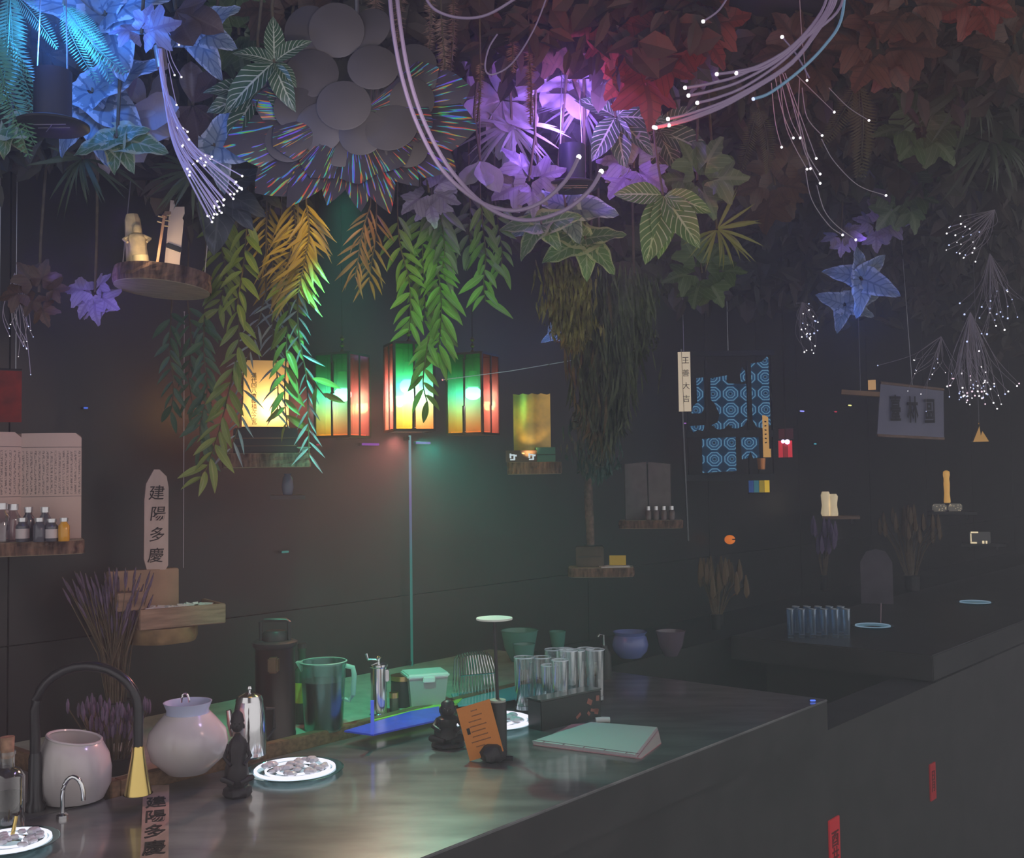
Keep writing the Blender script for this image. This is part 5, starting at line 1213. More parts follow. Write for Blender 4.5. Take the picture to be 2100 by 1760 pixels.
# ------------------------------------------------------------------ hanging moss
def moss(label, px, py0, py1, wpx, D, n, m, seed, kx=0):
    c = P(px, py0, D); t = thing('hanging_moss', label, 'moss', c); rng = random.Random(seed); b = MB()
    H = M(py1 - py0, D); w = M(wpx, D) / 2
    for i in range(n):
        x = rng.gauss(0, .42) * w; y = rng.gauss(0, .3) * w; z0 = -rng.random() ** 1.2 * H * .82; L = rng.uniform(.10, .26) * H
        z1 = max(-H * (1.02 - .35 * abs(x) / w), z0 - L); dx = rng.uniform(-.25, .25) * L
        xo = x + M(kx, D) * (-z0 / H)
        r = rng.uniform(.0012, .0050)
        pp = [Vector((xo, y, z0)), Vector((xo + dx * .3, y - .01, (z0 + z1) / 2)), Vector((xo + dx, y, z1))]
        s = Vector((r, rng.uniform(-2 * r, 2 * r), rng.uniform(-r, r)))
        b.add([pp[0] - s * .3, pp[0] + s * .3, pp[1] + s, pp[2], pp[1] - s], [(0, 1, 2, 4), (4, 2, 3)])
    b.build('moss_strands', m, t, False, kind='stuff')
    MB().tube([(0, 0, 2.775 - c.z), (0, 0, 0), (M(kx, D) * .5, 0, -H * .5)], .004, 5).build('core', m_stem, t)
moss('olive moss beard hanging right of the green vines', 1160, 530, 740, 110, 2.85, 900, mat('olive moss', (.26, .22, .07), .9, var=.6, scale=40), 1, 20)
moss('long dark moss column ending in teal light', 1230, 540, 960, 150, 3.0, 1500, mat('dark moss', (.10, .12, .06), .9, var=.6, scale=40), 2, 5)
moss('dark moss curtain right of the long moss column', 1300, 560, 760, 90, 3.1, 500, MATS['dark moss'], 3, 5)
moss('dim moss tuft around the tall stick top', 1220, 840, 1000, 120, 3.2, 400, mat('teal moss', (.06, .12, .10), .9, var=.4, scale=40), 4, 0)
# ------------------------------------------------------------------ disc flower with skirt of painted diffraction streaks
D = 2.12
c = P(725, 235, D)
fl = thing('disc_flower', 'big hanging flower of grey discs with rainbow streaked skirt', 'hanging ornament', c)
m = bpy.data.materials.new('streak painted foil'); n, l = nodes_of(m); b = n['Principled BSDF']
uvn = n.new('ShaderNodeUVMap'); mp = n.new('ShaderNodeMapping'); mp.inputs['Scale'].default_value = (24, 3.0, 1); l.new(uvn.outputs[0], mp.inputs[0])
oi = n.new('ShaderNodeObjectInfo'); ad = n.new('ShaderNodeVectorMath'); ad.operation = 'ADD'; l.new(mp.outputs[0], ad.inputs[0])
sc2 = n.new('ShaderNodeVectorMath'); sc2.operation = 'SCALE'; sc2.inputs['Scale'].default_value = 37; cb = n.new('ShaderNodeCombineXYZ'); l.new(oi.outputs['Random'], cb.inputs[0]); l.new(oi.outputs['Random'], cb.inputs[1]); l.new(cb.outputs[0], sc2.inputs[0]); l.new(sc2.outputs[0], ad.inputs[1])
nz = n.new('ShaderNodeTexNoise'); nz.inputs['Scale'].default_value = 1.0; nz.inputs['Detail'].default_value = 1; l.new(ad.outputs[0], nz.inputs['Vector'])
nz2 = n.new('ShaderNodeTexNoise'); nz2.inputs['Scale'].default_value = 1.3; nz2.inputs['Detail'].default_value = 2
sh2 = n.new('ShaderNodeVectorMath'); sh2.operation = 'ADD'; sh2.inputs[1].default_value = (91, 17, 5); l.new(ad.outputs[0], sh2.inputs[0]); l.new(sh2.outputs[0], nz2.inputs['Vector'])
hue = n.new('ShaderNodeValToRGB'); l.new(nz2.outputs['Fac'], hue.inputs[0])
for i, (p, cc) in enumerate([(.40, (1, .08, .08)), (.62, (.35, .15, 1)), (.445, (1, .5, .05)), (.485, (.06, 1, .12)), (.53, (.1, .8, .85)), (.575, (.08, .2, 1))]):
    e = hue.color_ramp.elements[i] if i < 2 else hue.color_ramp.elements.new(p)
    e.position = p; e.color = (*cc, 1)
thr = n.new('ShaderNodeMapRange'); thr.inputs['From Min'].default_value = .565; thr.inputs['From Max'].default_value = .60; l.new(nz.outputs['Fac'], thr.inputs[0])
mr = n.new('ShaderNodeMixRGB'); mr.inputs[1].default_value = (.085, .07, .085, 1); l.new(thr.outputs[0], mr.inputs[0]); l.new(hue.outputs[0], mr.inputs[2]); l.new(mr.outputs[0], b.inputs['Base Color'])  # rainbow diffraction painted into the base colour as fixed streaks
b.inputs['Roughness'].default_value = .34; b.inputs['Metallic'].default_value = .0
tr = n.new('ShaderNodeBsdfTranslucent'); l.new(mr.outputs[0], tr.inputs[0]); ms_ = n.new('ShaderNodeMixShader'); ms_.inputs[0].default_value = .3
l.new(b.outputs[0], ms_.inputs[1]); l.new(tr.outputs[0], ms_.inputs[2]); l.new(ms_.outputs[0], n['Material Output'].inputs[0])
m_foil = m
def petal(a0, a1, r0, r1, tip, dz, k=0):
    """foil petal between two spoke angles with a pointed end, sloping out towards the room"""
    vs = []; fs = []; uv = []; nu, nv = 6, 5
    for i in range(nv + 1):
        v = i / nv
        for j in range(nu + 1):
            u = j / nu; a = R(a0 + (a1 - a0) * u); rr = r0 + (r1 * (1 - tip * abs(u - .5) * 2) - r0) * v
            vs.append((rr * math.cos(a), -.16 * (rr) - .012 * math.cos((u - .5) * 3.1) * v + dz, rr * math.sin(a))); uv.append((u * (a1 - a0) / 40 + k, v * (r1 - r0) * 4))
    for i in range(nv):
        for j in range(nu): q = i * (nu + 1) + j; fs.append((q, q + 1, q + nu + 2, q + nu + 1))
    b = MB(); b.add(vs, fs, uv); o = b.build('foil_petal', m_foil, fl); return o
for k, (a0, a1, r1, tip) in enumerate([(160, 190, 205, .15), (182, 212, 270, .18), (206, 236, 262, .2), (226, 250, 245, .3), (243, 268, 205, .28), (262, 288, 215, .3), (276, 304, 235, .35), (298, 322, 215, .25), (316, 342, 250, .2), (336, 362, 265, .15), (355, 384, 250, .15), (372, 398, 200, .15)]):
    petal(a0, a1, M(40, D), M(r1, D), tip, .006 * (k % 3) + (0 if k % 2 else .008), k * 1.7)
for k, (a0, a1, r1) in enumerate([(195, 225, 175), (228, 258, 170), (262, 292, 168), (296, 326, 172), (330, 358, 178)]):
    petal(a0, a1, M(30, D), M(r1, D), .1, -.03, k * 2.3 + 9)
m_cd = mat('grey disc', (.105, .088, .088), .5, .1, var=.15, scale=12)
for k, (x, y, r, dy) in enumerate([(705, 216, 55, -.075), (765, 138, 52, -.06), (803, 262, 54, -.07), (742, 272, 48, -.06), (655, 262, 50, -.05), (612, 225, 50, -.04), (640, 150, 55, -.02), (690, 62, 58, .0), (755, 60, 50, .01), (630, 60, 52, .02), (845, 205, 46, -.04), (832, 300, 46, -.045), (590, 290, 46, -.03), (700, 300, 46, -.045), (850, 130, 46, .0), (575, 160, 50, .01)]):
    p = P(x, y, D + dy) - c; rng = random.Random(k); rr = M(r, D)
    d = MB().lathe([(0, -.001), (rr * .96, -.001), (rr, 0), (rr * .96, .001), (0, .001)], 28).mesh('disc', m_cd)
    o = part('disc', d, fl, p, orient(Vector((rng.uniform(-.3, .3), rng.uniform(-.1, .3), 1)), Vector((rng.uniform(-.3, .3), -1, rng.uniform(-.35, .05)))))
MB().tube([(0, .05, 0), (0, .06, 2.775 - c.z)], .005, 6).build('cord', m_wire, fl)
MB().ball((0, .02, .02), .03, 10).build('hub', m_blackp, fl)
D = 5.6
c = P(1545, 590, D); f2 = thing('far_disc_flower', 'far rainbow streaked disc flower above the blue lattice', 'hanging ornament', c)
fl = f2
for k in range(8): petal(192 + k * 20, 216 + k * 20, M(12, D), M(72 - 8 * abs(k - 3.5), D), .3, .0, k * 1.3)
for k in range(5):
    o = part('disc', MB().lathe([(0, -.001), (.05, -.001), (.05, .001), (0, .001)], 18).mesh('disc', m_cd), f2, (-.10 + .05 * k, -.05, .0 - .012 * (k % 2)), orient(Vector((0, .2, 1)), Vector((.1 * k - .2, -1, -.2))))
MB().tube([(0, .02, 0), (0, .02, 2.775 - c.z)], .004, 6).build('cord', m_wire, f2)
# ------------------------------------------------------------------ the dim leaf mass that closes the canopy
rng = random.Random(21); bm_ = MB(); LIM = [(-100, 300), (200, 300), (420, 420), (560, 400), (700, 330), (950, 380), (1100, 480), (1300, 560), (1500, 600), (1800, 640), (2200, 720)]
def lim(x):
    for (a, ya), (b, yb) in zip(LIM[:-1], LIM[1:]):
        if a <= x <= b: return ya + (yb - ya) * (x - a) / (b - a)
    return 400
cnt = 0
while cnt < 9000:
    px = rng.uniform(-90, 2190); py = rng.uniform(-60, lim(px) + rng.gauss(0, 25))
    d = ray(px, py); Dw = (WALL_T - .12) / (d / d.y).dot(BN); Dz = 1.17 / max(.02, (d / d.y).z)
    D1 = min(Dw, Dz); D0 = max(2.3 if px < 1450 else 2.75, D1 - .55)
    if D1 < D0 + .02: continue
    D = D0 + (D1 - D0) * rng.random() ** .8; p = P(px, py, min(D, 7.2)); cnt += 1
    a = rng.uniform(0, 6.28); dr = Vector((math.cos(a), rng.uniform(-.6, .3), math.sin(a) - .5)).normalized(); nr = Vector((rng.uniform(-.7, .7), -1, rng.uniform(-.3, .8)))
    O = orient(dr, nr); L = rng.uniform(.055, .09) * (1 if D < 3.5 else 1.4); w = L * rng.choice((.16, .22, .34))
    pp = [(0, 0, 0), (w, L * .35, .2 * w), (w * .8, L * .7, -.06 * L), (0, L, -.2 * L), (-w * .8, L * .7, -.06 * L), (-w, L * .35, .2 * w), (0, L * .5, -.08 * L)]
    bm_.add([p + O @ Vector(q) for q in pp], [(0, 1, 6, 5), (1, 2, 6), (2, 3, 6), (3, 4, 6), (4, 5, 6)])
m_mass = mat('leaf mass', (.045, .05, .028), .55, color2=(.055, .03, .024), scale=2.2)
o = bm_.build('leaf_mass', m_mass, None, False); tag(o, 'dim mass of small dark leaves closing the whole canopy', 'foliage', kind='stuff')
# ------------------------------------------------------------------ optical fibre bundles
m_fib = mat('fibre', (.62, .52, .72), .3, emit=.10, ecol=(.55, .42, .75))
m_fibt = mat('thick fibre', (.36, .27, .42), .3, emit=.06, ecol=(.5, .34, .62))
m_fibb = mat('blue fibre', (.25, .45, .65), .3, emit=.10, ecol=(.2, .4, .65))
m_thin = mat('thin fibre', (.42, .36, .42), .4, emit=.03)
TIPW, TIPB, TIPP = glow('fibre tip', (1, .95, 1), 2.2), glow('fibre tip blue', (.55, .62, 1), 1.6), glow('fibre tip pink', (1, .7, .85), 1.6)
def curve3(pts, k=6):
    q = []; n = len(pts)
    for i in range(n - 1):
        p0 = pts[max(0, i - 1)]; p1 = pts[i]; p2 = pts[i + 1]; p3 = pts[min(n - 1, i + 2)]
        for j in range(k):
            s = j / k; q.append(.5 * ((2 * p1) + (p2 - p0) * s + (2 * p0 - 5 * p1 + 4 * p2 - p3) * s * s + (3 * p1 - p0 - 3 * p2 + p3) * s ** 3))
    q.append(pts[-1]); return q
def strand(t, c, path, D, r, m, tip=TIPW, tr=None, dj=0.0):
    pts = curve3([P(x, y, D + dj * i / max(1, len(path) - 1)) - c for i, (x, y) in enumerate(path)])
    o = MB().tube(pts, r, 6).build('strand', m, t)
    if tip: MB().ball(pts[-1], tr or r * 1.7, 8).build('tip', tip, o)
    return o
rng = random.Random(31)
# left bundle in its collar
D = 2.0; c = P(330, 110, D)
t = thing('fibre_bundle', 'dense bundle of glowing fibres fanning from a brass collar', 'optical fibres', c)
a = P(326, 95, D) - c; b = P(333, 140, D) - c
MB().tube([a, b], .0105, 14).build('collar', mat('collar brass', (.55, .42, .38), .35, .8), t)
MB().tube([a, Vector((a.x - .01, .02, 2.775 - c.z))], .006, 8).build('sleeve', m_blackp, t)
for i in range(44):
    k = rng.uniform(0, 1); s = rng.uniform(-1, 1)
    f = rng.choice((1, 1, 1, .9, .8, .62)); ex, ey = 462 + 34 * s + rng.uniform(-6, 6), 405 - 36 * s + rng.uniform(-14, 20)
    path = [(328 + rng.uniform(-4, 4), 100), (334 + rng.uniform(-5, 5), 160), (352 + 10 * s, 240), (382 + 20 * s, 310 - 8 * s), (ex, ey)]
    if f < 1: path[-1] = (path[3][0] + (ex - path[3][0]) * (f - .55), path[3][1] + (ey - path[3][1]) * (f - .55)) if f > .65 else (366 + 14 * s + 18 * k, 250 + 50 * k - 10 * s)
    if f < .65: path = path[:3] + [path[-1]]
    strand(t, c, path, D + rng.uniform(-.02, .02), .0011, m_fib, TIPW, .0022, rng.uniform(-.08, .02))
t = thing('loose_fibres', 'few loose fibre ends beside the brass collar', 'optical fibres', c)
for path in ([(340, 70), (352, 120), (372, 158)], [(338, 80), (345, 120), (358, 154)], [(342, 60), (356, 80), (367, 92)], [(345, 130), (352, 170), (362, 215)]): strand(t, c, path, D, .0009, m_fib, TIPW, .002)
# thick pair looping in front
D = 1.75; c = P(800, -40, D)
for lab, path in (('thick fibre looping up to its bright tip at the violet can', [(795, -60), (806, 60), (826, 165), (858, 260), (908, 350), (980, 412), (1050, 432), (1110, 415), (1160, 370), (1187, 322)]),
                  ('thick fibre looping right with its tip beside the violet can', [(808, -60), (822, 60), (840, 160), (872, 255), (925, 350), (1000, 425), (1075, 452), (1150, 435), (1205, 395), (1233, 352)])):
    t = thing('thick_fibre', lab, 'optical fibre', c)
    strand(t, c, path, D, .0034, m_fibt, TIPW, .0045)
    for x, y, g in ((path[2][0], path[2][1], (.15, .35, .9)), (path[6][0], path[6][1], (.1, .7, .55))):
        pass
# right sweep
D = 1.9; c = P(1700, -40, D)
ends = [(1405, 180), (1412, 196), (1430, 211), (1341, 261), (1372, 257), (1345, 262), (1370, 244), (1470, 152), (1510, 150)]
t = thing('fibre_sweep', 'thick fibres sweeping down from the top right to white tips', 'optical fibres', c)
for i, (ex, ey) in enumerate(ends):
    o = i * 5 - 18; x0 = 1700 + o * .9 + rng.uniform(-6, 6)
    y2 = 92 + (ey - 150) * .34; x2 = 1622 + o * .4
    path = [(x0 + 16, -50), (x0 - 6, 25), (x2, y2), (x2 * .55 + ex * .45, y2 * .50 + ey * .50 + 12), (x2 * .22 + ex * .78, y2 * .16 + ey * .84 + 5), (ex, ey)]
    strand(t, c, path, D, .0026, m_fibt, TIPW, .0038)
t = thing('blue_fibre', 'blue glowing fibre outside the thick fibre sweep', 'optical fibre', c)
strand(t, c, [(1735, -50), (1725, 40), (1690, 95), (1640, 145), (1580, 190), (1545, 203)], D, .0028, m_fibb, TIPB, .0035)
# top arcs
for lab, path, D, r in (('fibre arc at the top edge right of the thick pair', [(865, -20), (890, 18), (940, 36), (1000, 30), (1075, -15)], 1.8, .0024),
                        ('thin fibre arc curling above the violet petals', [(1130, -30), (1095, 60), (1050, 130), (1010, 153), (995, 140), (1002, 100), (1020, 70)], 2.0, .0016),
                        ('single fibre with bright tip at the top right of centre', [(1500, -20), (1475, 20), (1442, 44)], 1.9, .0018),
                        ('pair of crossing fibre ends below the thick sweep', [(1660, 160), (1632, 110), (1604, 76)], 1.95, .0014)):
    c = P(path[0][0], path[0][1], D); t = thing('loose_fibre', lab, 'optical fibre', c); strand(t, c, path, D, r, m_fibt, TIPW if 'arc' not in lab else None, .0036)
# thin hanging fibres on the right
D = 2.2; c = P(1600, 150, D)
t = thing('hanging_fibres', 'thin fibres drooping right of centre with white tips', 'optical fibres', c)
for path in ([(1582, 170), (1590, 250), (1603, 302)], [(1590, 160), (1605, 230), (1627, 283)], [(1598, 150), (1620, 240), (1641, 283)], [(1600, 160), (1612, 260), (1655, 347)], [(1605, 150), (1640, 250), (1662, 346)],
             [(1640, 160), (1638, 240), (1650, 310), (1682, 376)], [(1610, 150), (1650, 260), (1674, 325)], [(1615, 170), (1650, 300), (1682, 357)], [(1645, 180), (1655, 240), (1686, 278)], [(1630, 150), (1670, 190), (1711, 230)],
             [(1700, 180), (1740, 220), (1782, 247)], [(1685, 285), (1710, 330), (1760, 380), (1817, 401)], [(1652, 350), (1665, 410), (1700, 462), (1728, 482)], [(1675, 380), (1690, 430), (1715, 462), (1755, 492)], [(1640, 0), (1645, 80), (1655, 165)]):
    strand(t, c, path, D, .0009, m_thin, TIPW, .0027)
# far clusters of fibre points
def cluster(label, px, py, sx, sy, D, n, root, seed, tips, tr=.0055):
    tr *= .62
    c = P(*root, D); t = thing('fibre_cluster', label, 'optical fibres', c); r = random.Random(seed)
    for i in range(n):
        ex, ey = r.gauss(px, sx * .5), r.gauss(py, sy * .5)
        mx, my = (root[0] + ex) / 2 + r.uniform(-20, 20), (root[1] + ey) / 2 + abs(ey - root[1]) * .12
        strand(t, c, [root, (mx, my), (ex, ey)], D, .0008, m_thin, r.choice(tips), tr * r.uniform(.7, 1.2), r.uniform(-.1, .1))
cluster('dense far cluster of white and pink points at the right', 2005, 800, 75, 40, 4.6, 60, (1990, 640), 1, (TIPW, TIPP, TIPW, TIPB), .0056)
cluster('upper far cluster of blue points at the right edge', 2040, 650, 70, 60, 4.4, 26, (2030, 520), 2, (TIPB, TIPB, TIPW), .0058)
cluster('small far cluster of white points below upper right', 1978, 495, 34, 45, 4.0, 24, (2040, 430), 3, (TIPW, TIPW, TIPB), .0044)
cluster('far bundle of points left of the far blue leaves', 1662, 680, 26, 45, 5.0, 28, (1645, 620), 4, (TIPW, TIPB), .0055)
cluster('scattered white points at the far left under the slab', 48, 700, 45, 60, 2.45, 14, (30, 560), 5, (TIPW, TIPB), .0022)
cluster('sparse white points hanging before the far banner', 1900, 790, 90, 60, 4.8, 18, (1930, 690), 6, (TIPW, TIPB), .004)
# wires and strings
def wire(label, p, q, r, m=m_thin, name='string'):
    t = thing(name, label, 'string', p); v = q - p
    o = MB().tube([(0, 0, 0), v * .5 + Vector((0, 0, -.004)), v], r, 5).build('cord', m, t)
    MB().ball((0, 0, 0), r * 2.5, 6).build('knot', m, t); return t
wire('thin bright thread running right from the middle lantern', P(908, 779, 3.0), P(1175, 739, 3.2), .0011, mat('bright thread', (.5, .6, .65), .4, emit=.12))
wire('thin upright string left of the glass edge line', P(378, 640, 2.75), P(376, 1165, 2.75), .0009)
# ------------------------------------------------------------------ far right of the wall
D = 4.4
a = P(1401, 722, D); b = P(1405, 844, D); lo = P(1412, 1110, D)
t = thing('hanging_sign', 'narrow lit white sign with four brush characters on a pole', 'sign', b, face(b, R(6)))
h = a.z - b.z; w = M(25, D)
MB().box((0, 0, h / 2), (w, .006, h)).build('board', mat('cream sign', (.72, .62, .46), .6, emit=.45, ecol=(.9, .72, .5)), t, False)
for i, ch in enumerate('王善大吉'): lettering(t, ch, w * .62, (w * .12, -.0038, h * (.85 - .215 * i)), m_black, mirror=True, name='brush_character')
MB().tube([(-w * .2, .006, h * 1.05), (-w * .2, .006, 0), (lo.x - b.x, .006, lo.z - b.z)], .004, 6).build('pole', mat('grey pole', (.22, .22, .22), .5), t)
MB().tube([(-w * .2, -.0042, h), (-w * .1, -.0042, 0)], .0011, 4).build('cord', m_blackp, t)
MB().tube([(0, 0, h), (0, .02, 2.775 - b.z)], .0015, 4).build('hanger', m_wire, t)
# blue lattice screen
D = 4.75; c = P(1500, 985, D)
t = thing('lattice_screen', 'backlit blue screen of octagon lattice panels in dark frames', 'screen', c, 0)
m = bpy.data.materials.new('blue lattice light'); n, l = nodes_of(m); n.remove(n['Principled BSDF'])
tcn = n.new('ShaderNodeTexCoord'); sx = n.new('ShaderNodeSeparateXYZ'); l.new(tcn.outputs['Object'], sx.inputs[0])
cell = M(36, D)
fx = mth('ABSOLUTE', mth('SUBTRACT', mth('FRACT', mth('ADD', mth('DIVIDE', sx.outputs[0], cell), 20.45)), .5))
fz = mth('ABSOLUTE', mth('SUBTRACT', mth('FRACT', mth('ADD', mth('DIVIDE', sx.outputs[2], cell * .93), 20.2)), .5))
rr = mth('MAXIMUM', mth('MAXIMUM', fx, fz), mth('MULTIPLY', mth('ADD', fx, fz), .72))
line = mth('LESS_THAN', mth('ABSOLUTE', mth('SUBTRACT', mth('FRACT', mth('MULTIPLY', rr, 6.2)), .5)), .16)
eye = mth('LESS_THAN', rr, .085); outer = mth('GREATER_THAN', rr, .475)
cA = n.new('ShaderNodeMixRGB'); cA.inputs[1].default_value = (.016, .055, .125, 1); cA.inputs[2].default_value = (.10, .24, .36, 1); l.new(line, cA.inputs[0])
cB = n.new('ShaderNodeMixRGB'); cB.inputs[2].default_value = (.008, .022, .045, 1); l.new(mth('MAXIMUM', eye, outer), cB.inputs[0]); l.new(cA.outputs[0], cB.inputs[1])
em = n.new('ShaderNodeEmission'); em.inputs[1].default_value = 1.0; l.new(cB.outputs[0], em.inputs[0]); l.new(em.outputs[0], n['Material Output'].inputs[0])
m_lat = m
def lp(pts):
    out = [((P(x, y, D) - c).x, (P(x, y, D) - c).z) for x, y in pts]
    MB().prism(out, -.004, .004).build('lattice_panel', m_lat, t, False)
lp([(1428, 776), (1443, 774), (1444, 838), (1438, 848), (1418, 848), (1422, 832), (1430, 826)])
lp([(1457, 776), (1491, 770), (1489, 782), (1494, 787), (1530, 788), (1532, 862), (1524, 874), (1512, 879), (1502, 878), (1494, 870), (1484, 880), (1472, 881), (1459, 872), (1472, 866), (1476, 850), (1466, 828), (1458, 820)])
lp([(1540, 746), (1562, 742), (1572, 732), (1575, 734), (1580, 872), (1566, 878), (1552, 876), (1544, 862)])
lp([(1440, 900), (1508, 896), (1510, 966), (1441, 970)])
lp([(1519, 897), (1555, 897), (1557, 938), (1545, 940), (1539, 925), (1533, 940), (1522, 942)])
lp([(1415, 874), (1446, 872), (1441, 884), (1432, 881), (1422, 887)])
lp([(1518, 768), (1522, 753), (1528, 762), (1528, 782), (1520, 784)])
fr = mat('screen frame', (.02, .02, .022), .6)
def fb(x0, y0, x1, y1):
    a = P(x0, y0, D) - c; b = P(x1, y1, D) - c
    MB().box(((a.x + b.x) / 2, .012, (a.z + b.z) / 2), (abs(b.x - a.x), .016, abs(a.z - b.z))).build('frame_bar', fr, t, False)
for q in ((1408, 720, 1414, 985), (1446, 740, 1456, 985), (1532, 740, 1540, 985), (1581, 720, 1588, 985), (1408, 884, 1588, 896), (1408, 974, 1588, 985), (1408, 720, 1588, 728)): fb(*q)
MB().tube([(0, .012, P(1500, 724, D).z - c.z), (0, .012, 2.775 - c.z)], .002, 5).build('cord', m_wire, t)
def small(name, label, cat, px, py, D): c = P(px, py, D); return thing(name, label, cat, c, face(c)), c
def bracket_shelf(label, px0, px1, py, D, m=m_oak):
    t, c = small('wall_ledge', label, 'shelf', (px0 + px1) / 2, py + 6, D); w = M(px1 - px0, D)
    MB().box((0, .06, M(3, D)), (w, .16, M(6, D)), bev=.002).build('board', m, t, False)
    for s in (-1, 1): MB().box((s * w * .3, .1, -.012), (.012, .08, .03)).build('bracket', m_blackp, t, False)
    return c.z + M(6, D)
t, c = small('amber_slip', 'narrow amber lit wooden slip beside the blue lattice', 'tablet', 1572, 938, 4.6)
h = M(86, 4.6); w = M(13, 4.6)
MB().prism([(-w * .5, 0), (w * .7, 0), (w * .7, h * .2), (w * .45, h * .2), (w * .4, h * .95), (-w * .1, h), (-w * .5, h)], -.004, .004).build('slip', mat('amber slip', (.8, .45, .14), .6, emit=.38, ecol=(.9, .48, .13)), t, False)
for i in range(6): MB().box((-w * .05, -.0045, h * (.85 - .1 * i)), (w * .3, .0008, h * .03), ry=.3 * (-1) ** i).build('brush_stroke', m_black, t, False)
def lit_lantern(name, label, px, py, wpx, hpx, D, cols, top=None):
    t, c = small(name, label, 'lantern', px, py, D); w = M(wpx, D); h = M(hpx, D); n = len(cols)
    for i, (cc, s) in enumerate(cols):
        MB().box((-w / 2 + w * (i + .5) / n, 0, h / 2), (w / n * .94, .03, h)).build('pane', mat('pane %s %d' % (name, i), cc, .4, emit=s), t, False)
    for z in (-.003, h + .003): MB().box((0, 0, z), (w * 1.06, .04, .005)).build('frame', m_frame, t, False)
    if top: MB().ball((w * .15, -.02, h * .92), .012, 8).build('bulb', top, t); MB().ball((-w * .15, -.02, h * .95), .009, 8).build('bulb', top, t)
    MB().tube([(0, 0, h), (0, 0, 2.775 - c.z)], .0015, 4).build('cord', m_frame, t)
lit_lantern('red_lantern', 'small red glowing lantern right of the blue lattice', 1611, 938, 28, 34, 5.0, [((.7, .03, .05), .55), ((.45, .02, .03), .3), ((.7, .03, .05), .6)], glow('violet bulb', (.8, .6, 1), 3))
lit_lantern('yellow_lantern', 'tiny blue and yellow lantern under the blue lattice', 1557, 1010, 42, 30, 4.9, [((.03, .10, .35), .3), ((.05, .25, .30), .3), ((.45, .32, .02), .35), ((.75, .48, .03), .6)])
lit_lantern('dim_red_lantern', 'dim red lantern behind the small red one', 1612, 900, 30, 20, 5.2, [((.16, .02, .03), .15), ((.12, .015, .03), .12)])
t, c = small('orange_lamp', 'small round orange lamp with a notch, low on the wall', 'lamp', 1497, 1117, 5.0); r = M(10, 5.0)
MB().ball((0, 0, r), r, 16, (1.1, .8, .95)).build('globe', mat('orange globe', (.85, .22, .03), .5, emit=.6, ecol=(.85, .2, .02)), t)
MB().box((r * .8, -r * .6, r * 1.1), (r * .7, r * .5, r * .25)).build('notch', m_blackp, t, False)
t, c = small('copper_cup', 'dim copper cup below the amber slip', 'cup', 1562, 964, 4.9); r = M(9, 4.9)
MB().lathe([(r * .8, 0), (r, M(24, 4.9)), (r * .9, M(24, 4.9)), (0, .01)], 18).build('cup', mat('copper', (.55, .22, .08), .35, .8, emit=.06), t); MB().lathe([(r, 0), (r, .003), (0, .003)], 16).build('foot', m_blackp, t)
# white stone on its ledge
D = 5.6; z = bracket_shelf('thin ledge under the little white stone', 1688, 1762, 1059, D)
t, c = small('white_stone', 'pale two lobed stone lit warm on a thin ledge', 'sculpture', 1708, 1058, D - .0); t.location = (c.x, c.y + .05, z + .001); h = M(50, D); w = M(16, D)
m_ws = mat('warm stone', (.85, .70, .50), .6, var=.15, scale=30, emit=.4, ecol=(1, .8, .5))  # warm light on the stone is put in as emission
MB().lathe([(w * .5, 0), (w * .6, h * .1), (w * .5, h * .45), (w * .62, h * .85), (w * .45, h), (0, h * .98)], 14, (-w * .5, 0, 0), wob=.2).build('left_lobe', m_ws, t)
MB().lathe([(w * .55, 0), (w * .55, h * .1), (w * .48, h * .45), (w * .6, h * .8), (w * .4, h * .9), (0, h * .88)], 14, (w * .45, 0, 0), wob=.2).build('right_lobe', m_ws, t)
MB().prism([(-w * .9, .08 * h), (-w * .2, h * .6), (w * .9, h * .1)], .01, .02).build('web', m_ws, t, False)
# amber stick on crystal blocks
D = 6.0; z = bracket_shelf('dark ledge under the crystal blocks and amber stick', 1905, 2000, 1050, D, m_blackp)
for i, (x, lab) in enumerate(((1934, 'left crystal block under the glowing amber stick'), (1966, 'right crystal block under the glowing amber stick'))):
    t, c = small('crystal_block', lab, 'crystal', x, 1048, D); t.location = (c.x, c.y + .05, z + .001); w = M(28, D); h = M(16, D)
    MB().box((0, 0, h / 2), (w, .06, h), bev=.008).build('block', mat('crystal', (.4, .36, .28), .15, spec=.9), t, False)
    r = random.Random(i)
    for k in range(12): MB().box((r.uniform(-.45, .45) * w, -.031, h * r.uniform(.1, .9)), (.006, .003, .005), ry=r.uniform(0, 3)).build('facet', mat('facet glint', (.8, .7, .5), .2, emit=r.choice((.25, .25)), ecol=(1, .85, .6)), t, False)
t, c = small('amber_stick', 'glowing amber stick standing on crystal blocks', 'lamp', 1950, 1032, D); t.location = (c.x, c.y + .05, z + M(16, D) + .002); h = M(68, D); w = M(6.5, D)
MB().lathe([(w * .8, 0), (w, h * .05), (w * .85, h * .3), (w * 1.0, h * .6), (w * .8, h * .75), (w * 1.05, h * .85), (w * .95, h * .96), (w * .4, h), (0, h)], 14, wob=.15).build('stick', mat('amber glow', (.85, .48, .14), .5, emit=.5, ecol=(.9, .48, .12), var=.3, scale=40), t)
MB().lathe([(.02, 0), (.02, .004), (0, .004)], 12).build('foot', m_blackp, t)
t, c = small('glint_box', 'small glass box with warm glints below the amber stick', 'box', 2010, 1115, 6.1); h = M(24, 6.1); w = M(40, 6.1)
MB().box((0, .03, h / 2), (w, .06, h), bev=.003).build('glass', mat('smoky glass', (.05, .05, .05), .1, spec=.8), t, False)
g = mat('warm glint', (.9, .75, .5), .2, emit=.8, ecol=(1, .8, .5))
